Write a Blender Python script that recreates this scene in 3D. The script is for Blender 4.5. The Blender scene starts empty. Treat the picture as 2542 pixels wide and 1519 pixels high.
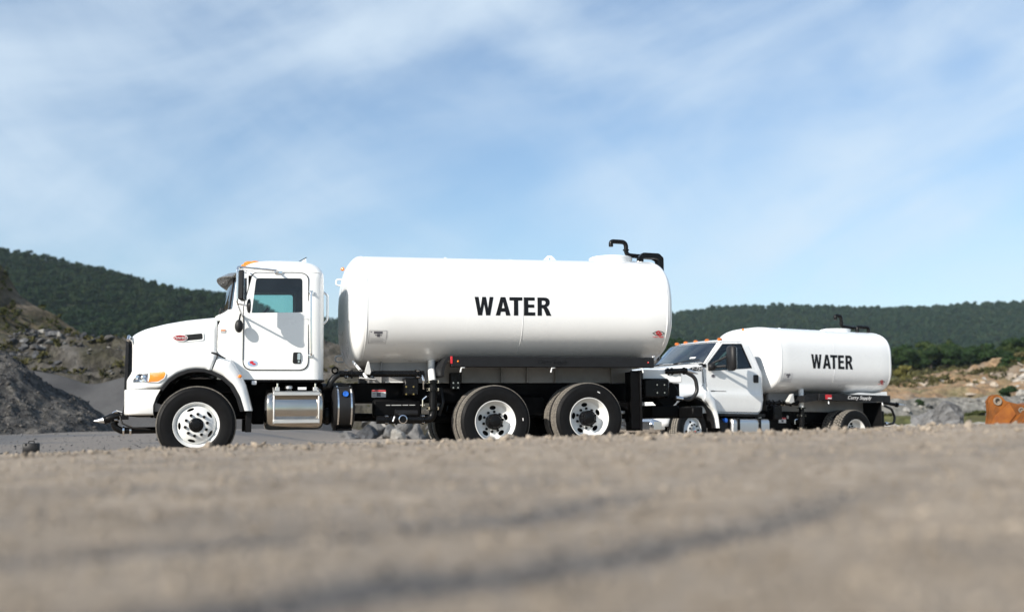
import bpy, bmesh, math, random
import numpy as np
from mathutils import Vector, Matrix
from mathutils.geometry import delaunay_2d_cdt

R = math.radians
random.seed(7)
scene = bpy.context.scene
COL = scene.collection

# ------------------------------------------------------------------ camera
cam_d = bpy.data.cameras.new('camera')
cam = bpy.data.objects.new('camera', cam_d)
COL.objects.link(cam)
scene.camera = cam
cam_d.sensor_width = 36.0
cam_d.lens = 37.39
cam_d.clip_start = 0.05
cam_d.clip_end = 6000
pitch = math.atan2(290.5, 2640.0)
roll = R(0.58)
fw = Vector((0, math.cos(pitch), math.sin(pitch)))
up = Vector((0, -math.sin(pitch), math.cos(pitch)))
rt = Vector((1, 0, 0))
r2 = rt * math.cos(roll) - up * math.sin(roll)
u2 = up * math.cos(roll) + rt * math.sin(roll)
cam.matrix_world = Matrix(((r2.x, u2.x, -fw.x, 0), (r2.y, u2.y, -fw.y, 0), (r2.z, u2.z, -fw.z, 0.5), (0, 0, 0, 1)))
cam_d.dof.use_dof = True
cam_d.dof.focus_distance = 15.5
cam_d.dof.aperture_fstop = 1.0

# ------------------------------------------------------------------ sky and sun
SUN_EL, SUN_TRAVEL = R(29), R(43)      # the light travels this far from +Y towards +X
world = bpy.data.worlds.new('World')
scene.world = world
world.use_nodes = True
wn, wl = world.node_tree.nodes, world.node_tree.links
for n in list(wn):
    wn.remove(n)
def N(nt, typ, **kw):
    n = nt.nodes.new(typ)
    for k, v in kw.items():
        if k == 'inp':
            for a, b in v.items():
                n.inputs[a].default_value = b
        else:
            setattr(n, k, v)
    return n
WT = world.node_tree
w_out = N(WT, 'ShaderNodeOutputWorld')
w_bg = N(WT, 'ShaderNodeBackground', inp={'Strength': 0.095})
sky = N(WT, 'ShaderNodeTexSky', sky_type='NISHITA', sun_disc=False)
sky.sun_elevation = SUN_EL
sky.sun_rotation = SUN_TRAVEL + math.pi
sky.air_density = 1.15
sky.dust_density = 0.6
sky.ozone_density = 1.6
w_tc = N(WT, 'ShaderNodeTexCoord')
def cloud_layer(rot, scl, nscale, detail, dist, lo, hi, off):
    m0 = N(WT, 'ShaderNodeMapping')
    m0.inputs['Rotation'].default_value = (0, R(rot), 0)
    wl.new(w_tc.outputs['Generated'], m0.inputs[0])
    mp = N(WT, 'ShaderNodeMapping')
    mp.inputs['Scale'].default_value = scl
    mp.inputs['Location'].default_value = off
    wl.new(m0.outputs[0], mp.inputs[0])
    nz = N(WT, 'ShaderNodeTexNoise', inp={'Scale': nscale, 'Detail': detail, 'Roughness': 0.52, 'Distortion': dist})
    wl.new(mp.outputs[0], nz.inputs['Vector'])
    mr = N(WT, 'ShaderNodeMapRange', interpolation_type='SMOOTHSTEP', inp={'From Min': lo, 'From Max': hi})
    wl.new(nz.outputs[0], mr.inputs[0])
    return mr.outputs[0]
c1 = cloud_layer(20, (1.4, 1.4, 3.9), 2.1, 8, 0.35, 0.30, 0.74, (1.3, 0.4, 0.35))
c2 = cloud_layer(-34, (1.5, 1.5, 3.8), 2.3, 8, 0.35, 0.36, 0.84, (4.2, 2.0, 1.7))
c3 = cloud_layer(-6, (1.2, 1.2, 1.8), 1.7, 4, 0.4, 0.26, 0.62, (0.9, 7.1, 3.3))
w_m1 = N(WT, 'ShaderNodeMath', operation='MULTIPLY')
wl.new(c1, w_m1.inputs[0]); wl.new(c3, w_m1.inputs[1])
w_m2 = N(WT, 'ShaderNodeMath', operation='MULTIPLY', inp={1: 0.50})
wl.new(c2, w_m2.inputs[0])
w_m3 = N(WT, 'ShaderNodeMath', operation='MULTIPLY_ADD', inp={1: 1.0})
wl.new(w_m1.outputs[0], w_m3.inputs[0]); wl.new(w_m2.outputs[0], w_m3.inputs[2])
w_m4 = N(WT, 'ShaderNodeMath', operation='MULTIPLY_ADD', use_clamp=True, inp={1: 0.72, 2: 0.05})
wl.new(w_m3.outputs[0], w_m4.inputs[0])
w_mix = N(WT, 'ShaderNodeMix', data_type='RGBA')
w_mix.inputs['B'].default_value = (5.1, 6.0, 6.85, 1)
w_tint = N(WT, 'ShaderNodeMix', data_type='RGBA', blend_type='MULTIPLY')
w_tint.inputs['Factor'].default_value = 1.0
w_tint.inputs['B'].default_value = (0.80, 0.905, 1.02, 1)
wl.new(sky.outputs[0], w_tint.inputs['A'])
wl.new(w_m4.outputs[0], w_mix.inputs['Factor'])
wl.new(w_tint.outputs['Result'], w_mix.inputs['A'])
wl.new(w_mix.outputs['Result'], w_bg.inputs['Color'])
wl.new(w_bg.outputs[0], w_out.inputs['Surface'])

sun_d = bpy.data.lights.new('sun', 'SUN')
sun_d.energy = 4.7
sun_d.angle = R(0.53)
sun_d.color = (1.0, 0.93, 0.83)
sun = bpy.data.objects.new('sun', sun_d)
COL.objects.link(sun)
travel = Vector((math.sin(SUN_TRAVEL) * math.cos(SUN_EL), math.cos(SUN_TRAVEL) * math.cos(SUN_EL), -math.sin(SUN_EL)))
sun.rotation_euler = travel.to_track_quat('-Z', 'Y').to_euler()
sun.location = (-40, -40, 60)

vs = scene.view_settings
vs.view_transform = 'Standard'
vs.look = 'None'
vs.gamma = 1.0
vs.use_curve_mapping = False
vs.exposure = 0.62
scene.cycles.use_denoising = True
scene.cycles.max_bounces = 8
scene.cycles.transparent_max_bounces = 12
scene.cycles.volume_bounces = 0

# ------------------------------------------------------------------ materials
MATS = {}
def mat(name, col, rough=0.5, metal=0.0, coat=0.0, var=0.0, vscale=6.0, col2=None, bump=0.0, bscale=40.0, spec=0.5, rvar=0.0):
    m = bpy.data.materials.new(name)
    m.use_nodes = True
    nt = m.node_tree
    b = nt.nodes['Principled BSDF']
    b.inputs['Base Color'].default_value = (*col, 1)
    b.inputs['Roughness'].default_value = rough
    b.inputs['Metallic'].default_value = metal
    b.inputs['Coat Weight'].default_value = coat
    b.inputs['Coat Roughness'].default_value = 0.06
    b.inputs['Specular IOR Level'].default_value = spec
    tc = N(nt, 'ShaderNodeTexCoord')
    if var or col2 or rvar:
        nz = N(nt, 'ShaderNodeTexNoise', inp={'Scale': vscale, 'Detail': 6.0, 'Roughness': 0.6})
        nt.links.new(tc.outputs['Object'], nz.inputs['Vector'])
        if var or col2:
            c2_ = col2 or tuple(max(0, c * (1 - var)) for c in col)
            mr = N(nt, 'ShaderNodeMapRange', inp={'From Min': 0.35, 'From Max': 0.65})
            nt.links.new(nz.outputs[0], mr.inputs[0])
            mx = N(nt, 'ShaderNodeMix', data_type='RGBA')
            mx.inputs['A'].default_value = (*col, 1); mx.inputs['B'].default_value = (*c2_, 1)
            nt.links.new(mr.outputs[0], mx.inputs['Factor'])
            nt.links.new(mx.outputs['Result'], b.inputs['Base Color'])
        if rvar:
            mr2 = N(nt, 'ShaderNodeMapRange', inp={'From Min': 0.3, 'From Max': 0.7, 'To Min': max(0.02, rough - rvar), 'To Max': min(1, rough + rvar)})
            nt.links.new(nz.outputs[0], mr2.inputs[0])
            nt.links.new(mr2.outputs[0], b.inputs['Roughness'])
    if bump:
        nb = N(nt, 'ShaderNodeTexNoise', inp={'Scale': bscale, 'Detail': 5.0})
        nt.links.new(tc.outputs['Object'], nb.inputs['Vector'])
        bp = N(nt, 'ShaderNodeBump', inp={'Strength': bump, 'Distance': 0.02})
        nt.links.new(nb.outputs[0], bp.inputs['Height'])
        nt.links.new(bp.outputs[0], b.inputs['Normal'])
    MATS[name] = m
    return m

mat('white_paint', (0.80, 0.81, 0.80), 0.28, coat=0.6, var=0.03, vscale=3, rvar=0.06, bump=0.012, bscale=5)
mat('white_tank', (0.78, 0.79, 0.79), 0.30, coat=0.5, var=0.04, vscale=2.0, rvar=0.06, bump=0.03, bscale=3.2)
mat('white_wheel', (0.74, 0.75, 0.74), 0.38, coat=0.2, var=0.08, vscale=14, rvar=0.08)
mat('sill_shade_grey', (0.27, 0.27, 0.27), 0.5, var=0.15, vscale=8)  # sills and gussets: the shade under the tank is put into this grey
mat('grey_primer', (0.50, 0.50, 0.49), 0.45, var=0.15, vscale=8)
mat('black_metal', (0.005, 0.005, 0.0055), 0.32, var=0.4, vscale=10, rvar=0.14, spec=0.2)
mat('black_frame', (0.004, 0.004, 0.0045), 0.55, var=0.4, vscale=6, rvar=0.15, spec=0.08)
mat('charcoal', (0.012, 0.0125, 0.014), 0.5, var=0.25, vscale=7, rvar=0.1, spec=0.2)
mat('black_plastic', (0.012, 0.012, 0.013), 0.5, var=0.25, vscale=20, bump=0.05, bscale=300, spec=0.3)
mat('rubber', (0.006, 0.006, 0.0065), 0.55, var=0.3, vscale=9, rvar=0.12, spec=0.14)
mat('tread_dusty', (0.22, 0.20, 0.17), 0.92, col2=(0.10, 0.092, 0.082), vscale=26, bump=0.1, bscale=90)
mat('chrome', (0.72, 0.72, 0.73), 0.12, metal=1.0, rvar=0.06, vscale=20)
mat('stainless', (0.50, 0.465, 0.42), 0.15, metal=1.0, rvar=0.05, vscale=5, var=0.08)
mat('visor_tint', (0.28, 0.28, 0.27), 0.25, metal=0.6, rvar=0.08, vscale=9, var=0.2)
mat('step_metal', (0.66, 0.65, 0.63), 0.42, metal=0.85, rvar=0.10, vscale=12)
mat('aluminium', (0.62, 0.63, 0.64), 0.38, metal=1.0, rvar=0.10, vscale=9)
mat('interior', (0.045, 0.048, 0.05), 0.8, var=0.2, vscale=8)
mat('seat_cloth', (0.035, 0.036, 0.04), 0.9, var=0.2, vscale=40)
mat('letter_black', (0.006, 0.007, 0.009), 0.45, var=0.1, spec=0.2)
mat('red_enamel', (0.30, 0.012, 0.02), 0.3, coat=0.4, var=0.1)
mat('red_decal', (0.55, 0.02, 0.03), 0.45, var=0.1)
mat('white_decal', (0.72, 0.72, 0.72), 0.45, var=0.05)
mat('grey_print', (0.10, 0.10, 0.12), 0.5, var=0.1)
mat('blue_cap', (0.02, 0.13, 0.55), 0.35, var=0.1)
mat('brass', (0.55, 0.40, 0.16), 0.35, metal=1.0, var=0.2)
mat('amber_dark', (0.55, 0.13, 0.008), 0.25, coat=0.3, var=0.1, vscale=60)
mat('amber', (0.85, 0.22, 0.01), 0.18, coat=0.6, var=0.1, vscale=60)
mat('red_lens', (0.60, 0.02, 0.015), 0.2, coat=0.6, var=0.1)
mat('lamp_reflector', (0.75, 0.76, 0.78), 0.16, metal=1.0, bump=0.3, bscale=30)
mat('hose_rubber', (0.014, 0.014, 0.015), 0.42, var=0.3, vscale=30)

def glass_mat(name, tint, alpha_mix, rough=0.02):
    m = bpy.data.materials.new(name); m.use_nodes = True
    nt = m.node_tree
    for n in list(nt.nodes): nt.nodes.remove(n)
    o = N(nt, 'ShaderNodeOutputMaterial')
    tr = N(nt, 'ShaderNodeBsdfTransparent'); tr.inputs[0].default_value = (*tint, 1)
    gl = N(nt, 'ShaderNodeBsdfGlossy'); gl.inputs['Roughness'].default_value = rough
    fr = N(nt, 'ShaderNodeFresnel', inp={'IOR': 1.5})
    tc = N(nt, 'ShaderNodeTexCoord')
    nz = N(nt, 'ShaderNodeTexNoise', inp={'Scale': 5.0, 'Detail': 4.0})
    nt.links.new(tc.outputs['Object'], nz.inputs['Vector'])
    ad = N(nt, 'ShaderNodeMath', operation='MULTIPLY_ADD', use_clamp=True, inp={1: alpha_mix[1]})
    nt.links.new(nz.outputs[0], ad.inputs[0])
    ml = N(nt, 'ShaderNodeMath', operation='MULTIPLY_ADD', use_clamp=True, inp={1: 1.0, 2: alpha_mix[0]})
    nt.links.new(fr.outputs[0], ml.inputs[0]); nt.links.new(ml.outputs[0], ad.inputs[2])
    mx = N(nt, 'ShaderNodeMixShader')
    nt.links.new(ad.outputs[0], mx.inputs[0]); nt.links.new(tr.outputs[0], mx.inputs[1]); nt.links.new(gl.outputs[0], mx.inputs[2])
    nt.links.new(mx.outputs[0], o.inputs['Surface'])
    MATS[name] = m
glass_mat('glass_teal', (0.55, 0.80, 0.76), (0.02, 0.03))
glass_mat('glass_shield', (0.45, 0.62, 0.64), (0.20, 0.10))
glass_mat('lens_clear', (0.93, 0.94, 0.95), (0.02, 0.02))

# ------------------------------------------------------------------ mesh helpers
def cdt(outline, holes=(), extra=()):
    pts, edges = [], []
    def ring(rg):
        n0 = len(pts); k = len(rg)
        pts.extend(Vector((p[0], p[1])) for p in rg)
        edges.extend((n0 + i, n0 + (i + 1) % k) for i in range(k))
    ring(outline)
    for h in holes: ring(h)
    def inside(x, y, rg):
        c = False; j = len(rg) - 1
        for i in range(len(rg)):
            xi, yi = rg[i][0], rg[i][1]; xj, yj = rg[j][0], rg[j][1]
            if (yi > y) != (yj > y) and x < (xj - xi) * (y - yi) / (yj - yi) + xi: c = not c
            j = i
        return c
    pts.extend(Vector((p[0], p[1])) for p in extra if inside(p[0], p[1], outline) and not any(inside(p[0], p[1], h) for h in holes))
    vo, eo, fo, *_ = delaunay_2d_cdt(pts, edges, [], 0, 1e-6)
    def inside(x, y, rg):
        c = False; j = len(rg) - 1
        for i in range(len(rg)):
            xi, yi = rg[i][0], rg[i][1]; xj, yj = rg[j][0], rg[j][1]
            if (yi > y) != (yj > y) and x < (xj - xi) * (y - yi) / (yj - yi) + xi: c = not c
            j = i
        return c
    tris = []
    for f in fo:
        cx = sum(vo[i].x for i in f) / len(f); cy = sum(vo[i].y for i in f) / len(f)
        if inside(cx, cy, outline) and not any(inside(cx, cy, h) for h in holes):
            tris.append(tuple(f))
    return [(v.x, v.y) for v in vo], tris

def rpoly(pts, seg=5):
    """polygon with per-corner radius: pts (x, y, r)"""
    out = []; n = len(pts)
    for i in range(n):
        x, y = pts[i][0], pts[i][1]; r = pts[i][2] if len(pts[i]) > 2 else 0
        if r <= 0: out.append((x, y)); continue
        p = Vector((x, y)); a = Vector(pts[i - 1][:2]) - p; b = Vector(pts[(i + 1) % n][:2]) - p
        la, lb = a.length, b.length; a.normalize(); b.normalize()
        ang = a.angle(b); d = min(r / math.tan(ang / 2), la * 0.49, lb * 0.49)
        p0 = p + a * d; p1 = p + b * d
        for k in range(seg + 1):
            t = k / seg
            q = p0 * (1 - t) ** 2 + p * 2 * t * (1 - t) + p1 * t * t
            out.append((q.x, q.y))
    return out

def ellipse(cx, cy, a, b, n=24, rot=0):
    return [(cx + a * math.cos(t) * math.cos(rot) - b * math.sin(t) * math.sin(rot), cy + a * math.cos(t) * math.sin(rot) + b * math.sin(t) * math.cos(rot)) for t in (2 * math.pi * i / n for i in range(n))]

def fillet(pts, rad, seg=6):
    pts = [Vector(p) for p in pts]; out = [pts[0]]
    for i in range(1, len(pts) - 1):
        p = pts[i]; a = pts[i - 1] - p; b = pts[i + 1] - p
        la, lb = a.length, b.length; a.normalize(); b.normalize()
        ang = a.angle(b)
        if ang > 3.1: out.append(p); continue
        d = min(rad / math.tan(ang / 2), la * 0.49, lb * 0.49)
        p0 = p + a * d; p1 = p + b * d
        for k in range(seg + 1):
            t = k / seg
            out.append(p0 * (1 - t) ** 2 + p * 2 * t * (1 - t) + p1 * t * t)
    out.append(pts[-1]); return out

class MB:
    def __init__(s): s.v = []; s.f = []
    def add(s, vs_, fs_):
        o = len(s.v); s.v.extend(tuple(p) for p in vs_); s.f.extend(tuple(i + o for i in f) for f in fs_); return s
    def box(s, x0, x1, y0, y1, z0, z1, b=0.0, M=None):
        if b <= 0:
            v = [(x, y, z) for x in (x0, x1) for y in (y0, y1) for z in (z0, z1)]
            f = [(0, 1, 3, 2), (4, 6, 7, 5), (0, 4, 5, 1), (2, 3, 7, 6), (0, 2, 6, 4), (1, 5, 7, 3)]
        else:
            lo = (x0, y0, z0); hi = (x1, y1, z1); v = []; idx = {}
            for sx in (0, 1):
                for sy in (0, 1):
                    for sz in (0, 1):
                        sg = (sx, sy, sz)
                        for ax in range(3):
                            p = [0, 0, 0]
                            for a in range(3):
                                e = hi[a] if sg[a] else lo[a]
                                p[a] = e if a == ax else (e - b if sg[a] else e + b)
                            idx[sg + (ax,)] = len(v); v.append(tuple(p))
            f = []
            for ax in range(3):
                o1, o2 = [a for a in range(3) if a != ax]
                for sg in (0, 1):
                    q = []
                    for c1_, c2_ in ((0, 0), (1, 0), (1, 1), (0, 1)):
                        k = [0, 0, 0]; k[ax] = sg; k[o1] = c1_; k[o2] = c2_
                        q.append(idx[tuple(k) + (ax,)])
                    f.append(tuple(q))
                for c1_ in (0, 1):
                    for c2_ in (0, 1):
                        ka = [0, 0, 0]; ka[o1] = c1_; ka[o2] = c2_; kb = ka[:]; kb[ax] = 1
                        f.append((idx[tuple(ka) + (o1,)], idx[tuple(kb) + (o1,)], idx[tuple(kb) + (o2,)], idx[tuple(ka) + (o2,)]))
            for sx in (0, 1):
                for sy in (0, 1):
                    for sz in (0, 1):
                        f.append(tuple(idx[(sx, sy, sz, a)] for a in range(3)))
        if M is not None: v = [M @ Vector(p) for p in v]
        return s.add(v, f)
    def tube(s, pts, r, n=10, cap=True):
        pts = [Vector(p) for p in pts]; rs = r if isinstance(r, (list, tuple)) else [r] * len(pts)
        rings = []; t0 = (pts[1] - pts[0]).normalized()
        ref = Vector((0, 0, 1)) if abs(t0.z) < 0.9 else Vector((1, 0, 0))
        nrm = t0.cross(ref).normalized()
        for i, p in enumerate(pts):
            if i == 0: t = pts[1] - pts[0]
            elif i == len(pts) - 1: t = pts[-1] - pts[-2]
            else: t = (pts[i + 1] - p).normalized() + (p - pts[i - 1]).normalized()
            t.normalize(); nrm = (nrm - t * nrm.dot(t)).normalized(); bn = t.cross(nrm)
            rings.append([p + nrm * (rs[i] * math.cos(2 * math.pi * k / n)) + bn * (rs[i] * math.sin(2 * math.pi * k / n)) for k in range(n)])
        return s.loft(rings, cap0=cap, cap1=cap)
    def cyl(s, p0, p1, r0, r1=None, n=16, cap=True):
        return s.tube([p0, p1], [r0, r0 if r1 is None else r1], n, cap)
    def loft(s, rings, closed=True, cap0=False, cap1=False):
        k = len(rings[0]); v = [p for rg in rings for p in rg]; f = []
        m = k if closed else k - 1
        for i in range(len(rings) - 1):
            for j in range(m):
                a = i * k + j; b = i * k + (j + 1) % k
                f.append((a, b, b + k, a + k))
        if cap0: f.append(tuple(range(k)))
        if cap1: f.append(tuple(range((len(rings) - 1) * k, len(rings) * k)))
        return s.add(v, f)
    def lathe(s, prof, c=(0, 0, 0), ax='y', n=40, a0=0.0, a1=2 * math.pi):
        full = abs(a1 - a0 - 2 * math.pi) < 1e-6; rings = []
        for a, r in prof:
            rg = []
            for k in range(n if full else n + 1):
                t = a0 + (a1 - a0) * k / n; cs, sn = r * math.cos(t), r * math.sin(t)
                p = {'y': (cs, a, sn), 'x': (a, cs, sn), 'z': (cs, sn, a)}[ax]
                rg.append((p[0] + c[0], p[1] + c[1], p[2] + c[2]))
            rings.append(rg)
        return s.loft(rings, closed=full)
    def sheet(s, outline, holes, fn, t0, t1=None, extra=()):
        """flat (or mapped) plate: fn(a, b, t) -> xyz, with real holes and walls"""
        p2, tr = cdt(outline, holes, extra)
        o = len(s.v); s.v.extend(tuple(fn(a, b, t0)) for a, b in p2); s.f.extend(tuple(i + o for i in t) for t in tr)
        if t1 is not None:
            o = len(s.v); s.v.extend(tuple(fn(a, b, t1)) for a, b in p2); s.f.extend(tuple(i + o for i in reversed(t)) for t in tr)
            for rg in [outline] + list(holes):
                k = len(rg); o = len(s.v)
                s.v.extend(tuple(fn(p[0], p[1], t0)) for p in rg); s.v.extend(tuple(fn(p[0], p[1], t1)) for p in rg)
                s.f.extend((o + i, o + (i + 1) % k, o + k + (i + 1) % k, o + k + i) for i in range(k))
        return s
    def ball(s, c, rx, ry=None, rz=None, n=14, m=8):
        ry = rx if ry is None else ry; rz = rx if rz is None else rz
        rings = [[(c[0] + rx * math.sin(t) * math.cos(p), c[1] + ry * math.sin(t) * math.sin(p), c[2] + rz * math.cos(t)) for p in (2 * math.pi * j / n for j in range(n))] for t in (math.pi * (i + (0.02 if i == 0 else (-0.02 if i == m else 0))) / m for i in range(m + 1))]
        return s.loft(rings, cap0=True, cap1=True)
    def mesh(s, name, m, ang=38, fix=True):
        me = bpy.data.meshes.new(name)
        me.from_pydata(s.v, [], s.f); me.update()
        if fix:
            bm = bmesh.new(); bm.from_mesh(me)
            bmesh.ops.remove_doubles(bm, verts=bm.verts, dist=1e-5)
            bmesh.ops.recalc_face_normals(bm, faces=bm.faces)
            bm.to_mesh(me); bm.free()
        me.polygons.foreach_set('use_smooth', [True] * len(me.polygons))
        me.set_sharp_from_angle(angle=R(ang))
        me.materials.append(MATS[m] if isinstance(m, str) else m)
        return me
    def build(s, name, m, parent=None, ang=38, loc=None, label=None, bevel=0, fix=True):
        o = bpy.data.objects.new(name, s.mesh(name, m, ang, fix)); COL.objects.link(o)
        if parent is not None: o.parent = parent
        if loc is not None: o.location = loc
        if label: o['label'] = label
        if bevel:
            md = o.modifiers.new('bevel', 'BEVEL'); md.width = bevel; md.segments = 2; md.limit_method = 'ANGLE'; md.angle_limit = R(40)
        return o

def inst(me, name, parent=None, loc=(0, 0, 0), rot=(0, 0, 0), scl=None):
    o = bpy.data.objects.new(name, me); COL.objects.link(o)
    o.location = loc; o.rotation_euler = rot
    if scl is not None: o.scale = (scl,) * 3 if isinstance(scl, (int, float)) else scl
    if parent is not None: o.parent = parent
    return o
def thing(name, label, cat, loc=(0, 0, 0), rot=(0, 0, 0), group=None):
    o = bpy.data.objects.new(name, None); COL.objects.link(o)
    o.empty_display_size = 0.2; o.location = loc; o.rotation_euler = rot
    o['label'] = label; o['category'] = cat
    if group: o['group'] = group
    return o
def tag(o, label=None, cat=None, group=None, kind=None):
    for k, v in (('label', label), ('category', cat), ('group', group), ('kind', kind)):
        if v: o[k] = v
    return o
def side(a, b, t): return (a, t, b)        # (x, z, y) plate standing along the vehicle's flank

def text_part(name, body, size, parent, M, m, shear=0.0, wide=1.0, thick=0.0015):
    cu = bpy.data.curves.new(name, 'FONT'); cu.body = body; cu.size = size; cu.shear = shear
    cu.align_x = 'CENTER'; cu.align_y = 'CENTER'; cu.extrude = thick; cu.resolution_u = 3
    ob = bpy.data.objects.new(name, cu); COL.objects.link(ob)
    dg = bpy.context.evaluated_depsgraph_get(); dg.update()
    me = bpy.data.meshes.new_from_object(ob.evaluated_get(dg))
    bpy.data.objects.remove(ob)
    for v in me.vertices: v.co.x *= wide
    me.transform(M)
    me.materials.clear(); me.materials.append(MATS[m])
    o = bpy.data.objects.new(name, me); COL.objects.link(o); o.parent = parent
    return o
def flank(x, y, z, rot=0.0):              # text matrix: reads left to right along +X, faces -Y
    return Matrix.Translation((x, y, z)) @ Matrix.Rotation(rot, 4, 'Y') @ Matrix.Rotation(R(90), 4, 'X')
# ------------------------------------------------------------------ wheels
def interp(x, xs, ys):
    if x <= xs[0]: return ys[0]
    for i in range(1, len(xs)):
        if x <= xs[i]:
            t = (x - xs[i - 1]) / (xs[i] - xs[i - 1]); return ys[i - 1] * (1 - t) + ys[i] * t
    return ys[-1]

def tyre_mesh(name, W, RR, m='rubber'):
    a = RR - 0.515
    p = [(0.035, 0.283), (0.012, 0.290), (0.002, 0.303), (-0.008, 0.318), (-0.009, 0.326), (-0.014, 0.345), (-0.020, 0.385 + a * .4), (-0.021, 0.42 + a * .6), (-0.016, 0.450 + a), (-0.017, 0.458 + a), (-0.010, 0.470 + a), (-0.008, 0.474 + a), (0.002, 0.489 + a), (0.018, 0.499 + a)]
    q = p + [(W * 0.5, 0.502 + a)] + [(W - y, r) for y, r in reversed(p)]
    return MB().lathe(q, n=64).mesh(name, m, ang=30)

def tread_mesh(name, W, RR, lugs=False):
    """ribs with grooves (highway tyre) or staggered lug blocks (drive tyre)"""
    mb = MB(); r0 = RR - 0.016
    if not lugs:
        nr = 5; w = (W - 0.03) / nr
        for k in range(nr):
            y0 = 0.015 + k * w + 0.006; y1 = 0.015 + (k + 1) * w - 0.006
            drop = 0.006 if k in (0, nr - 1) else 0
            nb = 84
            for j in range(nb):
                t0 = 2 * math.pi * (j + 0.06) / nb; t1 = 2 * math.pi * (j + 0.94) / nb
                sk = 0.012 * (1 if k % 2 else -1)
                def P(t, y, r): return (r * math.cos(t), y, r * math.sin(t))
                v = [P(t0, y0, r0 - .004), P(t1, y0, r0 - .004), P(t1 + sk, y1, r0 - .004), P(t0 + sk, y1, r0 - .004), P(t0, y0, RR - drop), P(t1, y0, RR - drop), P(t1 + sk, y1, RR - drop), P(t0 + sk, y1, RR - drop)]
                mb.add(v, [(4, 5, 6, 7), (0, 1, 5, 4), (1, 2, 6, 5), (2, 3, 7, 6), (3, 0, 4, 7)])
    else:
        nr = 4; w = (W - 0.02) / nr; nb = 46
        for k in range(nr):
            y0 = 0.01 + k * w + 0.007; y1 = 0.01 + (k + 1) * w - 0.007
            drop = 0.008 if k in (0, nr - 1) else 0
            for j in range(nb):
                off = 0.5 * (k % 2); t0 = 2 * math.pi * (j + off + 0.13) / nb; t1 = 2 * math.pi * (j + off + 0.87) / nb
                sk = 0.030 * (1 if k % 2 else -1)
                def P(t, y, r): return (r * math.cos(t), y, r * math.sin(t))
                v = [P(t0, y0, r0 - .004), P(t1, y0, r0 - .004), P(t1 + sk, y1, r0 - .004), P(t0 + sk, y1, r0 - .004), P(t0, y0, RR - drop), P(t1, y0, RR - drop), P(t1 + sk, y1, RR - drop), P(t0 + sk, y1, RR - drop)]
                mb.add(v, [(4, 5, 6, 7), (0, 1, 5, 4), (1, 2, 6, 5), (2, 3, 7, 6), (3, 0, 4, 7)])
    return mb.mesh(name, 'tread_dusty', ang=25, fix=False)

def disc_mesh(name, prof, r_in, r_out, holes, n=56):
    """pressed steel disc with real hand holes; prof = [(r, y)]"""
    rs = [p[0] for p in prof]; ys = [p[1] for p in prof]
    extra = []
    for r in [p[0] for p in prof if r_in + .004 < p[0] < r_out - .004]:
        for k in range(n):
            t = 2 * math.pi * k / n; x, z = r * math.cos(t), r * math.sin(t)
            if all(math.hypot(x - hx, z - hz) > max(ha, hb) + 0.006 for hx, hz, ha, hb, _ in holes): extra.append((x, z))
    hp = [ellipse(hx, hz, ha, hb, 20, ro) for hx, hz, ha, hb, ro in holes] + [ellipse(0, 0, r_in, r_in, n)]
    mb = MB().sheet(ellipse(0, 0, r_out, r_out, n), hp, lambda a, b, t: (a, interp(math.hypot(a, b), rs, ys) + t, b), 0.0, 0.011, extra)
    return mb.mesh(name, 'white_wheel', ang=30)

FRONT_W, REAR_W = 0.29, 0.27
WM = {}
WM['tyre_front'] = tyre_mesh('tyre', FRONT_W, 0.515)
WM['tread_front'] = tread_mesh('tread', FRONT_W, 0.515)
WM['tyre_rear'] = tyre_mesh('tyre', REAR_W, 0.520)
WM['tread_rear'] = tread_mesh('tread', REAR_W, 0.520)
WM['tread_lug'] = tread_mesh('tread', REAR_W, 0.522, lugs=True)
fh = [(0.213 * math.cos(R(a)), 0.213 * math.sin(R(a)), 0.050, 0.019, R(a + 90)) for a in (111, 39, -33, -105, 183)]
WM['disc_front'] = disc_mesh('wheel_disc', [(0.07, -0.028), (0.10, -0.028), (0.165, -0.022), (0.195, -0.006), (0.225, 0.012), (0.243, 0.036), (0.250, 0.05)], 0.055, 0.252, fh)
fh2 = [(0.205 * math.cos(R(a)), 0.205 * math.sin(R(a)), 0.036, 0.026, R(a + 90)) for a in (111, 39, -33, -105, 183)]
WM['disc_steer'] = disc_mesh('wheel_disc', [(0.07, -0.028), (0.10, -0.028), (0.165, -0.022), (0.195, -0.006), (0.225, 0.012), (0.243, 0.036), (0.250, 0.05)], 0.055, 0.252, fh2)
rh = [(0.198 * math.cos(R(a)), 0.198 * math.sin(R(a)), 0.048, 0.031, R(a + 90)) for a in (91, 19, -53, -125, 163)]
WM['disc_rear'] = disc_mesh('wheel_disc', [(0.08, 0.150), (0.165, 0.150), (0.185, 0.146), (0.235, 0.140), (0.246, 0.128)], 0.070, 0.248, rh)
WM['rim_front'] = MB().lathe([(0.05, 0.27), (0.018, 0.296), (0.004, 0.3005), (-0.004, 0.2985), (-0.003, 0.292), (0.008, 0.284), (0.030, 0.274), (0.046, 0.262), (0.060, 0.252), (0.20, 0.248)], n=64).mesh('rim', 'white_wheel')
WM['rim_rear'] = MB().lathe([(0.05, 0.27), (0.018, 0.296), (0.004, 0.3005), (-0.004, 0.2985), (-0.003, 0.291), (0.008, 0.284), (0.035, 0.278), (0.075, 0.268), (0.105, 0.258), (0.13, 0.247), (0.20, 0.246)], n=64).mesh('rim', 'white_wheel')
WM['lug_nut'] = MB().cyl((0, 0.004, 0), (0, -0.030, 0), 0.023, 0.017, n=6).mesh('lug_nut', 'black_metal')
_m = MB().lathe([(0.02, 0.094), (-0.036, 0.094), (-0.044, 0.086), (-0.050, 0.078), (-0.052, 0.06), (-0.064, 0.056), (-0.068, 0.03), (-0.068, 0.002)], n=40)
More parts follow.
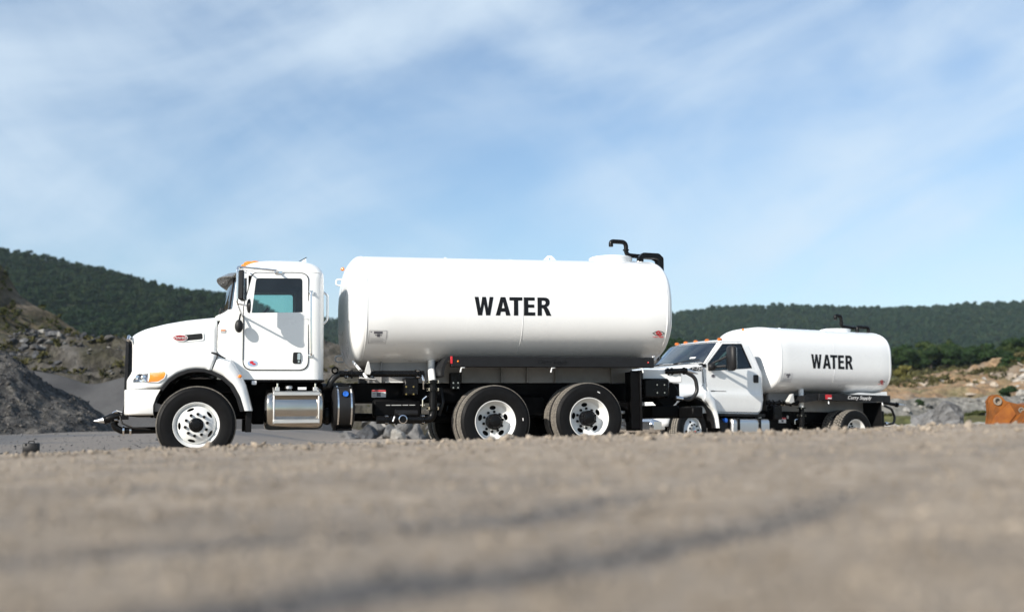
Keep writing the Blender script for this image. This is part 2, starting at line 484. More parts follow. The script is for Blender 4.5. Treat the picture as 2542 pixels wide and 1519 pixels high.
for k in range(6):
    t = 2 * math.pi * k / 6
    _m.cyl((0.07 * math.cos(t), -0.045, 0.07 * math.sin(t)), (0.07 * math.cos(t), -0.058, 0.07 * math.sin(t)), 0.008, n=6)
WM['hub_front'] = _m.mesh('hub', 'black_metal')
_m = MB().lathe([(0.16, 0.112), (0.10, 0.110), (0.06, 0.104), (0.050, 0.100), (0.045, 0.114), (0.028, 0.114), (0.022, 0.096), (-0.004, 0.080), (-0.012, 0.055), (-0.013, 0.002)], n=40)
for k in range(8):
    t = 2 * math.pi * (k + .3) / 8
    _m.cyl((0.099 * math.cos(t), 0.03, 0.099 * math.sin(t)), (0.099 * math.cos(t), 0.008, 0.099 * math.sin(t)), 0.012, n=6)
WM['hub_rear'] = _m.mesh('hub', 'black_metal')
WM['hub_red'] = MB().lathe([(-0.066, 0.020), (-0.074, 0.018), (-0.076, 0.002)], n=20).mesh('hub_cap', 'red_decal')
WM['hub_chrome'] = MB().lathe([(-0.030, 0.088), (-0.050, 0.086), (-0.060, 0.070), (-0.066, 0.045), (-0.069, 0.002)], n=30).mesh('hub', 'stainless')
WM['drum'] = MB().lathe([(0.075, 0.02), (0.075, 0.205), (0.25, 0.21)], n=32).mesh('brake_drum', 'black_frame')
WM['drum_rear'] = MB().lathe([(0.185, 0.02), (0.185, 0.24), (0.26, 0.24)], n=32).mesh('brake_drum', 'black_frame')
WM['balance'] = MB().box(-0.006, 0.006, -0.026, -0.020, -0.020, 0.020).mesh('balance_mark', 'white_decal')

def wheel(parent, loc, kind, far=False, steer=0.0, lug=False, spin=0.0, red=False, mark=None, slot='disc_front'):
    rz = math.pi if far else 0.0
    if kind == 'front':
        w = inst(WM[slot], 'wheel', parent, loc, (0, spin, rz + steer))
        inst(WM['rim_front'], 'rim', w); inst(WM['tyre_front'], 'tyre', w); inst(WM['tread_front'], 'tread', w); inst(WM['drum'], 'brake_drum', w)
        inst(WM['hub_chrome' if red else 'hub_front'], 'hub', w)
        if red: inst(WM['hub_red'], 'hub_cap', w)
        if not far:
            for k in range(10):
                t = 2 * math.pi * (k + 0.3) / 10
                inst(WM['lug_nut'], 'lug_nut', w, (0.1425 * math.cos(t), -0.026, 0.1425 * math.sin(t)))
    else:
        w = inst(WM['disc_rear'], 'wheel', parent, loc, (0, spin, rz))
        inst(WM['rim_rear'], 'rim', w); inst(WM['tyre_rear'], 'tyre', w); inst(WM['tread_lug' if lug else 'tread_rear'], 'tread', w)
        inst(WM['tyre_rear'], 'inner_tyre', w, (0, 0.335, 0)); inst(WM['tread_lug' if lug else 'tread_rear'], 'inner_tread', w, (0, 0.335, 0), (0, 0.05, 0))
        inst(WM['hub_rear'], 'hub', w); inst(WM['drum_rear'], 'brake_drum', w)
        if not far:
            for k in range(10):
                t = 2 * math.pi * (k + 0.3) / 10
                inst(WM['lug_nut'], 'lug_nut', w, (0.1425 * math.cos(t), 0.150, 0.1425 * math.sin(t)))
        if mark is not None:
            inst(WM['balance'], 'balance_mark', w, (0.40 * math.cos(mark), 0, 0.40 * math.sin(mark)), (0, -mark - spin, 0))
    return w

# ------------------------------------------------------------------ bold condensed capitals, height 1
st = 0.215
GLYPH = {
 'W': (0.95, [[(0, 1), (0.2, 1), (0.29, 0.36), (0.385, 1), (0.575, 1), (0.67, 0.36), (0.755, 1), (0.95, 1), (0.78, 0), (0.575, 0), (0.475, 0.62), (0.375, 0), (0.17, 0)]], []),
 'A': (0.75, [[(0.255, 1), (0.495, 1), (0.75, 0), (0.525, 0), (0.484, 0.2), (0.264, 0.2), (0.22, 0), (0, 0)]], [[(0.306, 0.39), (0.444, 0.39), (0.375, 0.745)]]),
 'T': (0.67, [[(0, 1), (0.67, 1), (0.67, 0.815), (0.445, 0.815), (0.445, 0), (0.225, 0), (0.225, 0.815), (0, 0.815)]], []),
 'E': (0.58, [[(0, 1), (0.56, 1), (0.56, 0.82), (0.22, 0.82), (0.22, 0.605), (0.53, 0.605), (0.53, 0.43), (0.22, 0.43), (0.22, 0.18), (0.58, 0.18), (0.58, 0), (0, 0)]], []),
 'R': (0.71, [[(0, 1), (0.36, 1), (0.47, 0.985), (0.56, 0.94), (0.615, 0.86), (0.635, 0.74), (0.615, 0.62), (0.56, 0.535), (0.475, 0.48), (0.56, 0.36), (0.71, 0), (0.46, 0), (0.33, 0.33), (0.285, 0.40), (0.22, 0.41), (0.22, 0), (0, 0)]], [[(0.22, 0.82), (0.33, 0.82), (0.395, 0.795), (0.42, 0.735), (0.415, 0.66), (0.36, 0.60), (0.22, 0.59)]]),
}
def letters(parent, x0, x1, z0, z1, surf, tilt, off=0.004):
    pos = {'W': 0.0, 'A': 1.06, 'T': 1.76, 'E': 2.50, 'R': 3.20}; total = 3.91
    sx = (x1 - x0) / total; h = z1 - z0
    for ch, p in pos.items():
        w, outer, holes = GLYPH[ch]
        def dens(rg):
            o = []
            for i in range(len(rg)):
                a = rg[i]; b = rg[(i + 1) % len(rg)]; k = max(1, int(math.hypot(b[0] - a[0], b[1] - a[1]) / 0.12))
                o += [(a[0] + (b[0] - a[0]) * j / k, a[1] + (b[1] - a[1]) * j / k) for j in range(k)]
            return o
        extra = [(w * i / 8 + 0.003, j / 10 + 0.002) for i in range(1, 8) for j in range(1, 10)]
        def fn(a, b, t):
            x = x0 + (p + a) * sx; z = z0 + b * h + (x - (x0 + x1) / 2) * tilt
            return (x, surf(x, z) - off + t, z)
        MB().sheet(dens(outer[0]), [dens(q) for q in holes], fn, 0.0, 0.002, extra).build('letter', 'letter_black', parent, ang=30)

# ------------------------------------------------------------------ the water tank both trucks carry
def make_tank(root, x0, x1, zc, hw, hh, yc, df, dr, tilt, seam, pw=2.6):
    xm = (x0 + x1) / 2
    n = 128
    def ring(x, s, k=1.0):
        e = 2.0 / pw
        return [(x, yc + hw * s * k * math.copysign(abs(math.cos(t)) ** e, math.cos(t)), zc + hh * s * k * math.copysign(abs(math.sin(t)) ** e, math.sin(t)) + (x - xm) * tilt) for t in (2 * math.pi * (i + .5) / n for i in range(n))]
    st_ = []
    for i in range(15):
        a = math.pi / 2 * i / 14; st_.append((x0 - df * math.cos(a) ** 1.0, math.sin(a) ** 0.62 if i else 0.002))
    for i in range(1, 13): st_.append((x0 + (x1 - x0) * i / 12, 1.0))
    for i in range(1, 15):
        a = math.pi / 2 * i / 14; st_.append((x1 + dr * math.sin(a), max(0.002, math.cos(a) ** 0.36)))
    tank = MB().loft([ring(x, s) for x, s in st_], cap0=True, cap1=True).build('tank', 'white_tank', root, ang=50)
    def bead(x, k0=1.004, w=0.012):
        MB().loft([ring(x - w, 1, 0.999), ring(x - w * .6, 1, k0), ring(x + w * .6, 1, k0), ring(x + w, 1, 0.999)]).build('weld_seam', 'white_tank', tank, ang=60)
    bead(x0 + 0.015); bead(x1 - 0.01); bead(seam, 1.0022, 0.008)
    def surf(x, z):
        q = (z - zc - (x - xm) * tilt) / hh
        return yc - hw * max(0.0, 1 - abs(q) ** pw) ** (1 / pw)
    return tank, surf, lambda x: zc + hh + (x - xm) * tilt

def tank_decal(tank, surf, x0, x1, z0, z1):
    k = 5
    mb = MB()
    def grid(x0, x1, z0, z1, off):
        v = []; f = []
        for i in range(k + 1):
            z = z0 + (z1 - z0) * i / k
            v += [(x0, surf(x0, z) - off, z), (x1, surf(x1, z) - off, z)]
        f = [(2 * i, 2 * i + 1, 2 * i + 3, 2 * i + 2) for i in range(k)]
        return v, f
    mb.add(*grid(x0, x1, z0, z1, 0.003))
    plate = mb.build('decal', 'white_decal', tank)
    w = x1 - x0; h = z1 - z0
    g = MB()
    g.add(*grid(x0 + .26 * w, x0 + .76 * w, z0 + .74 * h, z0 + .92 * h, 0.005))
    g.add(*grid(x0 + .45 * w, x0 + .62 * w, z0 + .50 * h, z0 + .72 * h, 0.005))
    g.add(*grid(x0 + .34 * w, x0 + .74 * w, z0 + .60 * h, z0 + .66 * h, 0.0045))
    g.add(*grid(x0 + .07 * w, x0 + .15 * w, z0 + .84 * h, z0 + .90 * h, 0.005))
    for q in range(4):
        g.add(*grid(x0 + .08 * w, x0 + (.92 - .1 * (q % 2)) * w, z0 + (.10 + .09 * q) * h, z0 + (.115 + .09 * q) * h, 0.005))
    e = 0.012 * w
    for (a0, a1, b0, b1) in ((0, 1, 0, e / h), (0, 1, 1 - e / h, 1), (0, .012, 0, 1), (.988, 1, 0, 1)):
        g.add(*grid(x0 + a0 * w, x0 + a1 * w, z0 + b0 * h, z0 + b1 * h, 0.005))
    g.build('print', 'grey_print', tank, fix=False)

def tank_logo(tank, surf, xc, zc, w):
    def put(rg, holes, m, off, nm):
        MB().sheet(rg, holes, lambda a, b, t: (xc + a * w, surf(xc + a * w, zc + b * w) - off + t, zc + b * w), 0, 0.0015).build(nm, m, tank)
    lens = [(-.5, 0.02), (-.25, .15), (0, .2), (.25, .15), (.5, .02), (.25, -.10), (0, -.14), (-.25, -.10)]
    inner = [(-.42, 0.02), (-.22, .12), (0, .17), (.22, .12), (.42, .02), (.22, -.075), (0, -.11), (-.22, -.075)]
    put(lens, [inner], 'letter_black', 0.004, 'emblem_outline')
    put(ellipse(-.05, .06, .17, .15, 20), [ellipse(-.02, .05, .075, .06, 16)], 'red_decal', 0.006, 'emblem')
    put(ellipse(.11, -.05, .15, .13, 20), [ellipse(.08, -.03, .06, .05, 16)], 'red_decal', 0.007, 'emblem')
    text_part('lettering', 'Curry Supply', 0.16 * w, tank, flank(xc, surf(xc, zc - .22 * w) - 0.004, zc - .22 * w), 'red_decal', 0.3)

def lift_lug(tank, x, y, z, w, h):
    pr = rpoly([(x - w / 2, z - 0.03), (x + w / 2, z - 0.03), (x + w * .42, z + h * .18, .02), (x + w * .12, z + h, .035), (x - w * .12, z + h, .035), (x - w * .42, z + h * .18, .02)], 4)
    MB().sheet(pr, [ellipse(x, z + h * .56, h * .17, h * .17, 16)], side, y, y + 0.025).build('lifting_lug', 'white_tank', tank, bevel=0.002)

def flange(mb, c, axis, r, th=0.022, bolts=8):
    d = Vector({'x': (1, 0, 0), 'y': (0, 1, 0), 'z': (0, 0, 1)}[axis]); c = Vector(c)
    mb.cyl(c - d * th, c + d * th, r, n=20)
def bolt_heads(name, parent, c, axis, r, th, k=4, m='stainless'):
    mb = MB(); d = Vector({'x': (1, 0, 0), 'y': (0, 1, 0), 'z': (0, 0, 1)}[axis]); c = Vector(c)
    a = Vector((0, 0, 1)) if axis != 'z' else Vector((1, 0, 0)); b = d.cross(a)
    for i in range(k):
        t = 2 * math.pi * (i + .5) / k; p = c + a * (r * math.cos(t)) + b * (r * math.sin(t))
        mb.cyl(p - d * th, p + d * th, 0.013, n=6)
    return mb.build(name, m, parent)
# ------------------------------------------------------------------ truck one: tandem axle water truck
T1 = thing('water_truck', 'large white water truck with three axles, hood emblem and long tank, parked in front', 'truck', (-4.19, 14.1, 0), (0, 0, R(15.5)))
YC = 1.22

def sstep(a, b, x):
    t = max(0.0, min(1.0, (x - a) / (b - a))); return t * t * (3 - 2 * t)
def mirror_y(pts): return [(x, 2 * YC - y, z) for x, y, z in pts]

# hood with front fenders: stations along x, each running from the flank's lower edge over the top to the other side
ARX = [-.447, -.361, -.257, -.115, -.008, .10, .20]
ARZ = [1.010, 1.121, 1.196, 1.252, 1.266, 1.262, 1.234]
TPX = [-.90, -.871, -.817, -.655, -.419, -.143, .239]
TPZ = [1.70, 1.735, 1.765, 1.825, 1.888, 1.940, 1.985]
BUX = [-.9, -.6, -.37, -.23, -.09, .04, .17, .30]
BUZ = [1.20, 1.22, 1.27, 1.40, 1.50, 1.525, 1.51, 1.47]
def hood_y(x, z):
    base = 0.235 + 0.05 * sstep(0.2, -0.8, x)
    bul = 1 - sstep(interp(x, BUX, BUZ) - 0.10, interp(x, BUX, BUZ) + 0.05, z)
    y = base * (1 - bul) + 0.02 * bul + (0.04 * sstep(-.25, -.75, x)) * bul
    if x < -.60: y += 0.42 * ((-.60 - x) / .31) ** 2.4
    return y
hood_x = [-.905, -.895, -.88, -.86, -.83, -.79, -.74, -.68, -.62, -.56, -.50, -.447, -.40, -.35, -.30, -.25, -.20, -.15, -.10, -.05, 0, .05, .10, .15, .20, .252]
rings = []
for x in hood_x:
    zb = 1.003 if x < -.447 else interp(x, ARX, ARZ)
    zt = interp(x, TPX, TPZ); near = []
    # the gap to the fender tail leans forward at the bottom
    for k in range(15):
        z = zb + (zt - 0.17 - zb) * k / 14
        xx = x - (0.062 * sstep(1.44, 1.234, z) if x > .15 else 0) * sstep(.10, .252, x)
        near.append((xx, hood_y(x, z), z))
    ys = near[-1][1]
    for k in range(1, 7):
        t = math.pi / 2 * k / 6; near.append((x, ys + 0.20 * (1 - math.cos(t)), zt - 0.17 + 0.17 * math.sin(t)))
    for k in range(1, 5):
        t = k / 4; near.append((x, ys + 0.20 + (YC - ys - 0.20) * t, zt + 0.03 * math.sin(t * math.pi / 2) * (0.2 + sstep(-.9, -.5, x))))
    rings.append(near + mirror_y(near[:-1])[::-1])
hood = MB().loft(rings, closed=False).build('hood', 'white_paint', T1, ang=55)
md = hood.modifiers.new('thick', 'SOLIDIFY'); md.thickness = 0.012; md.offset = -1
# grille
pl = rpoly([(0.50, 1.03, .04), (1.94, 1.03, .04), (1.90, 1.64, .10), (0.54, 1.64, .10)], 5)
grille = MB().sheet(pl, [], lambda a, b, t: (t, a, b), -.905, -.86).build('grille', 'black_metal', T1)
hole = rpoly([(0.54, 1.07, .03), (1.90, 1.07, .03), (1.86, 1.60, .08), (0.58, 1.60, .08)], 5)
MB().sheet(rpoly([(0.47, 1.0, .04), (1.97, 1.0, .04), (1.93, 1.68, .12), (0.51, 1.68, .12)], 5), [hole], lambda a, b, t: (t, a, b), -.935, -.895).build('grille_surround', 'charcoal', grille, bevel=0.006)
for k in range(17):
    y = 0.60 + k * 1.24 / 16
    MB().box(-.925, -.904, y - .012, y + .012, 1.06, 1.61, .003).build('grille_bar', 'black_metal', grille)
MB().tube(fillet([(-.90, .44, 1.66), (-.90, .55, 1.72), (-.90, 1.89, 1.72), (-.90, 2.0, 1.66)], .05), 0.022, 10).build('hood_trim', 'chrome', hood)
# bumper: solid with rounded corners
def bump_ring(z, xr):
    near = [(xr, .42, z), (xr, .055, z), (-.70, .05, z), (-.78, .065, z), (-.84, .11, z), (-.885, .19, z), (-.915, .31, z), (-.93, .50, z), (-.94, .80, z), (-.945, YC, z)]
    return near + mirror_y(near[:-1])[::-1]
rg = []
for z, xr, s in ((.655, -.53, .975), (.665, -.535, .99), (.68, -.537, 1.0), (.78, -.538, 1.0), (.89, -.502, 1.005), (.975, -.457, 1.01), (.988, -.452, 1.0), (.992, -.452, .985)):
    rg.append([(-.4 + (x + .4) * s, YC + (y - YC) * (s if s < 1 else 1), zz) for x, y, zz in bump_ring(z, xr)])
MB().loft(rg, cap0=True, cap1=True).build('bumper', 'white_paint', T1, ang=40)
# headlamp each side: bucket, amber corner, clear lens
for far in (0, 1):
    def lampf(a, b, t):
        y = hood_y(a, b) + t
        return (a, 2 * YC - y if far else y, b)
    out = rpoly([(-.825, 1.070, .015), (-.800, 1.150, .03), (-.752, 1.205, .03), (-.60, 1.226, .02), (-.40, 1.236, .03), (-.375, 1.205, .03), (-.40, 1.130, .05), (-.475, 1.078, .05)], 4)
    def inset(rg, q):
        cx = sum(p[0] for p in rg) / len(rg); cy = sum(p[1] for p in rg) / len(rg)
        return [(cx + (p[0] - cx) * q[0], cy + (p[1] - cy) * q[1]) for p in rg]
    ex = [(-.80 + .42 * i / 14, 1.085 + .14 * j / 4) for i in range(15) for j in range(5)]
    lamp = MB().sheet(out, [inset(out, (.95, .88))], lampf, -0.020, 0.004, ex).build('headlamp', 'white_paint', T1)
    clear = [p for p in inset(out, (.94, .86)) if p[0] < -.622] + [(-.622, 1.085), (-.618, 1.212)][::1]
    clear = sorted(clear, key=lambda p: math.atan2(p[1] - 1.14, p[0] + .70))
    amb = [p for p in inset(out, (.94, .86)) if p[0] > -.605] + [(-.605, 1.085), (-.603, 1.214)]
    amb = sorted(amb, key=lambda p: math.atan2(p[1] - 1.15, p[0] + .50))
    MB().sheet(clear, [], lampf, -0.010, None, ex).build('reflector', 'lamp_reflector', lamp)
    MB().sheet(clear, [], lampf, -0.019, None, ex).build('lens', 'lens_clear', lamp)
    MB().sheet(amb, [], lampf, -0.022, -0.008, ex).build('turn_signal', 'amber', lamp)
    for cx in (-.75, -.665):
        MB().ball((cx, (2 * YC - hood_y(cx, 1.14) + .010) if far else hood_y(cx, 1.14) - .010, 1.14), .036, .006, .036).build('bulb', 'lamp_reflector', lamp)
# vent recess and oval emblem on the flank of the hood
def hoodf(a, b, t): return (a, hood_y(a, b) + t, b)
vo = rpoly([(-.205, 1.735, .03), (.075, 1.765, .03), (.085, 1.655, .03), (-.20, 1.628, .03)], 5)
vi = rpoly([(-.190, 1.722, .025), (.062, 1.750, .025), (.070, 1.668, .025), (-.185, 1.641, .025)], 5)
vex = [(-.19 + .26 * i / 8, 1.66 + .07 * j / 2) for i in range(9) for j in range(3)]
vent = MB().sheet(vo, [vi], hoodf, -0.012, 0.01).build('hood_vent', 'white_paint', T1)
MB().sheet(vi, [], hoodf, -0.003, None, vex).build('mesh_screen', 'black_plastic', vent)
em = MB().sheet(ellipse(-.223, 1.684, .098, .044, 28), [], hoodf, -0.026, 0.0).build('oval_emblem', 'white_decal', T1)
MB().sheet(ellipse(-.223, 1.684, .090, .037, 28), [], hoodf, -0.0290, -0.01).build('badge_face', 'red_enamel', em)
text_part('lettering', 'Peterbilt', 0.050, em, flank(-.223, hood_y(-.223, 1.684) - .0365, 1.684), 'white_decal', 0.25, 0.92)
# black flare along the arch and the white fender tail behind the hood gap
AX = [-.455, -.447, -.361, -.257, -.115, -.008, .10, .20, .337, .466, .561, .619]
AZ = [.995, 1.010, 1.121, 1.196, 1.252, 1.266, 1.262, 1.234, 1.169, 1.056, .887, .699]
arch = [Vector((a, b)) for a, b in zip(AX, AZ)]
def dens2(pts, k=3):
    o = []
    for i in range(len(pts) - 1):
        for j in range(k):
            t = j / k; o.append(pts[i] * (1 - t) + pts[i + 1] * t)
    return o + [pts[-1]]
ad = dens2(arch, 3)
for far in (0, 1):
    rr = []
    for i, p in enumerate(ad):
        c = Vector((0.03, .60)); d = (c - p).normalized(); w = 0.048
        yo = .012 if not far else 2 * YC - .012; sg = 1 if not far else -1
        q = p + d * w
        rr.append([(p.x, yo, p.y), (p.x + d.x * .01, yo - sg * .018, p.y + d.y * .01), (q.x, yo - sg * .018, q.y), (q.x, yo + sg * .10, q.y), (p.x, yo + sg * .10, p.y)])
    MB().loft(rr, cap0=True, cap1=True).build('fender_flare', 'black_plastic', T1, ang=50)
    inn = [Vector((.20, 1.234)), Vector((.337, 1.169)), Vector((.466, 1.056)), Vector((.561, .887)), Vector((.619, .699))]
    out = [Vector((.262, 1.40)), Vector((.44, 1.385)), Vector((.548, 1.226)), Vector((.640, 1.037)), Vector((.731, .699))]
    rr = []
    for a, b in zip(dens2(inn, 5), dens2(out, 5)):
        m1 = a * .6 + b * .4; sg = 1 if not far else -1; y0 = 0 if not far else 2 * YC
        rr.append([(a.x, y0 + sg * .03, a.y), (a.x * .9 + b.x * .1, y0 + sg * .008, a.y * .9 + b.y * .1), (m1.x, y0 + sg * .004, m1.y), (a.x * .15 + b.x * .85, y0 + sg * .03, a.y * .15 + b.y * .85), (b.x, y0 + sg * .075, b.y), (b.x + .01, y0 + sg * .16, b.y + .008), (b.x + .012, y0 + sg * .42, b.y + .01), (a.x, y0 + sg * .42, a.y)])
    ft = MB().loft(rr, cap0=True, cap1=True).build('fender', 'white_paint', T1, ang=50)
    if not far:
        MB().ball((.560, .012, 1.160), .026, .014, .022).build('marker_lamp', 'amber', ft)
        MB().tube([(.185, .02, 1.475), (.25, .0, 1.455), (.37, .02, 1.395)], [.012, .016, .008], 8).build('hood_latch', 'black_plastic', T1)
    sg = 1 if not far else -1; y0 = 0.1 if not far else 2 * YC - .1
    lin = [(.03 + .60 * math.cos(t), .62 + .60 * math.sin(t)) for t in (math.pi * k / 18 for k in range(19))]
    MB().loft([[(x, y0, z) for x, z in lin], [(x, y0 + sg * .72, z) for x, z in lin]], closed=False).build('wheel_arch_liner', 'black_plastic', T1, ang=60)
    MB().box(.645, .722, min(y0 - sg * .02, y0 + sg * .40), max(y0 - sg * .02, y0 + sg * .40), .415, .71, .006).build('mud_flap', 'rubber', T1)

# cab shell -------------------------------------------------------------
ZL = [1.125, 1.14, 1.25, 1.55, 1.85, 1.99, 2.035, 2.11, 2.25, 2.40, 2.52, 2.555, 2.62, 2.68, 2.735, 2.785, 2.83, 2.87, 2.90, 2.922]
def cabdims(z):
    if z < 1.9: xs, xc = .262, .262
    else:
        xs = interp(z, [1.9, 2.035, 2.09, 2.555, 2.62, 2.68, 2.735, 2.785, 2.83, 2.87, 2.90, 2.922], [.262, .36, .50, .530, .55, .585, .63, .69, .77, .89, 1.02, 1.16])
        xc = interp(z, [1.9, 2.035, 2.09, 2.555, 2.62, 2.68, 2.735, 2.785, 2.83, 2.87, 2.90, 2.922], [.262, .285, .305, .400, .43, .485, .545, .62, .71, .84, .98, 1.14])
    xb = interp(z, [1.1, 2.55, 2.62, 2.68, 2.735, 2.785, 2.83, 2.87, 2.90, 2.922], [1.700, 1.695, 1.69, 1.672, 1.645, 1.61, 1.57, 1.51, 1.45, 1.38])
    yn = interp(z, [1.1, 2.1, 2.55, 2.62, 2.68, 2.735, 2.785, 2.83, 2.87, 2.90, 2.922], [.220, .220, .245, .262, .292, .335, .395, .475, .58, .70, .86])
    return xs, xc, xb, yn
FR = 9; SIDE_T = [0.0, .08, .20, .40, .60, .80, .93, 1.0]
def cab_ring(z, ins=0.0):
    xs, xc, xb, yn = cabdims(z); xs += ins; xc += ins; xb -= ins; yn += ins
    if ins: z = min(z, 2.90)
    if z > 2.62: z = 2.62 + (z - 2.62) * .80
    rc = max(0.05, .15 - ins); near = []
    rf = .05 if z > 2.0 else .010
    for k in range(FR):
        t = k / (FR - 1); near.append((xc + (xs - xc) * t ** 2.2, YC + (yn + rf - YC) * t, z))
    for a in (30, 60): near.append((xs + rf * (1 - math.cos(R(a))), yn + rf * (1 - math.sin(R(a))), z))
    xa, xe = xs + rf, xb - rc
    fixed = [.655, .78, .95, 1.12, 1.29, 1.425]
    if xa < .60 and xe > 1.45: sx = [xa, (xa + .655) / 2] + fixed + [xe]
    else: sx = [xa + (xe - xa) * t / 8 for t in range(9)]
    near += [(x, yn, z) for x in sx]
    for a in (22, 45, 67, 90): near.append((xb - rc + rc * math.sin(R(a)), yn + rc * (1 - math.cos(R(a))), z))
    for t in (.35, .7): near.append((xb, yn + rc + (YC - yn - rc) * t, z))
    near.append((xb, YC, z))
    return near + [(x, 2 * YC - y, zz) for x, y, zz in near[1:-1]][::-1]
def cab_mesh(ins, skip):
    rs = [cab_ring(z, ins) for z in ZL]; k = len(rs[0]); mb = MB(); hw_ = k // 2
    mb.v = [p for r_ in rs for p in r_]
    gl = {'windshield': [], 'rear': []}
    for i in range(len(rs) - 1):
        zm = (ZL[i] + ZL[i + 1]) / 2
        for j in range(k):
            a = i * k + j; b = i * k + (j + 1) % k; q = (a, b, b + k, a + k)
            cx = sum(mb.v[t][0] for t in q) / 4; cy = sum(mb.v[t][1] for t in q) / 4
            jj = min(j, k - 1 - j)
            if 2.11 < zm < 2.55:
                if jj < FR - 2: gl['windshield'].append(q); continue
            if 1.99 < zm < 2.55 and .65 < cx < 1.43 and (cy < .30 or cy > 2.14): continue
            if 2.035 < zm < 2.52 and cx > 1.6 and .60 < cy < 1.84: gl['rear'].append(q); continue
            mb.f.append(q)
    mb.f.append(tuple(range((len(rs) - 1) * k, len(rs) * k)))
    if ins: mb.f.append(tuple(range(k)))
    return mb, gl
cm, gl = cab_mesh(0.0, True)
cab = cm.build('cab', 'white_paint', T1, ang=50, fix=False)
cab.data.materials[0] = MATS['white_paint']
bm_ = bmesh.new(); bm_.from_mesh(cab.data); bmesh.ops.recalc_face_normals(bm_, faces=bm_.faces); bm_.to_mesh(cab.data); bm_.free()
li, _ = cab_mesh(0.035, True)
li.build('cab_lining', 'interior', T1, ang=50)
for nm, key in (('windshield', 'windshield'), ('rear_window', 'rear')):
    mb = MB(); mb.v = list(cm.v); mb.f = gl[key]; me = mb.mesh(nm, 'glass_shield' if key == 'windshield' else 'glass_teal', ang=60, fix=True)
    bm_ = bmesh.new(); bm_.from_mesh(me); bmesh.ops.delete(bm_, geom=[v for v in bm_.verts if not v.link_faces], context='VERTS'); bm_.to_mesh(me); bm_.free()
    inst(me, nm, T1)
# black gasket round the windshield
ws = [p for p in cab_ring(2.11)][:FR - 2]; wt = [p for p in cab_ring(2.555)][:FR - 2]
full = ws[::-1] + [(x, 2 * YC - y, z) for x, y, z in ws[1:]]; fullt = wt[::-1] + [(x, 2 * YC - y, z) for x, y, z in wt[1:]]
MB().tube(full + fullt[::-1] + [full[0]], .014, 6).build('windshield_seal', 'black_plastic', T1)
# cowl bulge between hood and glass
cw = []
for t in range(9):
    y = .30 + (2.14 - .30) * t / 8; e = 1 - abs(t - 4) / 4; q = .30 + .04 * (1 - e)
    cw.append([(.215, y, 1.93), (.225, y, 1.985 + .02 * e), (.265, y, 2.01 + .03 * e), (q + .02, y, 2.045 + .045 * e), (q + .05, y, 2.085 + .03 * e), (q + .14, y, 2.05), (q + .14, y, 1.93)])
MB().loft(cw, cap0=True, cap1=True).build('cowl', 'white_paint', T1, ang=60)

# doors ---------------------------------------------------------------------
def door_outline(g=0.0):
    return rpoly([(.607 - g, 1.262 - g, .13), (.600 - g, 2.12, .05), (.715 - g, 2.592 + g, .09), (1.462 + g, 2.603 + g, .11), (1.470 + g, 1.262 - g, .13)], 7)
win = rpoly([(.704, 2.035, .012), (.757, 2.520, .05), (1.386, 2.534, .045), (1.391, 2.055, .012)], 6)
def door_y(b): return interp(b, [1.1, 2.1, 2.55, 2.62], [.206, .206, .231, .244])
for far in (0, 1):
    def df(a, b, t):
        y = door_y(b) + t; return (a, 2 * YC - y if far else y, b)
    exd = [(.62 + .84 * i / 6, z) for i in range(1, 6) for z in (1.4, 1.6, 1.8, 1.95)] + [(.66, 2.12), (1.43, 2.12), (1.43, 2.3)]
    door = MB().sheet(door_outline(), [win], df, 0.0, 0.012, exd).build('door', 'white_paint', T1, ang=30)
    MB().sheet(door_outline(.011), [door_outline(-.03)], df, 0.004, 0.010).build('door_seal', 'black_plastic', door, ang=30)
    wo = rpoly([(.694, 2.024, .012), (.749, 2.530, .055), (1.395, 2.545, .05), (1.401, 2.045, .012)], 6)
    MB().sheet(wo, [win], df, 0.008, 0.03).build('window_seal', 'black_plastic', door, ang=30)
    MB().sheet(win, [], df, 0.016, None).build('window_glass', 'glass_teal', door)
    if far: continue
    MB().sheet(rpoly([(.62, 1.955), (1.46, 1.968), (1.46, 1.974), (.62, 1.961)], 1), [], df, -0.003, 0.004).build('belt_crease', 'white_paint', door)
    hd = MB().sheet(rpoly([(1.262, 1.345, .025), (1.268, 1.500, .025), (1.378, 1.500, .025), (1.374, 1.345, .025)], 4), [], df, -0.010, 0.004).build('door_handle', 'black_plastic', door)
    MB().sheet(rpoly([(1.325, 1.395, .012), (1.325, 1.488, .02), (1.368, 1.488, .02), (1.366, 1.395, .012)], 4), [], df, -0.022, -0.010).build('pull', 'chrome', hd)
    MB().cyl((1.345, df(0, 1.37, -.018)[1], 1.37), (1.345, df(0, 1.37, -.008)[1], 1.37), .013, n=12).build('lock', 'chrome', hd)
    de = MB().sheet(ellipse(.727, 1.344, .073, .046, 24), [], df, -0.003, 0.003).build('oval_decal', 'white_decal', door)
    MB().sheet(ellipse(.727, 1.344, .066, .040, 24), [], df, -0.0045, -0.002).build('decal_field', mat('decal_blue', (.30, .42, .60), .45, var=.1), de)
    MB().sheet(ellipse(.715, 1.358, .026, .020, 16), [], df, -0.0060, -0.004).build('decal_red', 'red_decal', de)
    MB().sheet(ellipse(.745, 1.335, .024, .014, 16), [], df, -0.0061, -0.004).build('decal_red', 'red_decal', de)
    # black hinge strip at the door's front edge
    MB().box(.592, .604, .196, .212, 1.39, 2.0, .003).build('door_hinge', 'black_plastic', door)
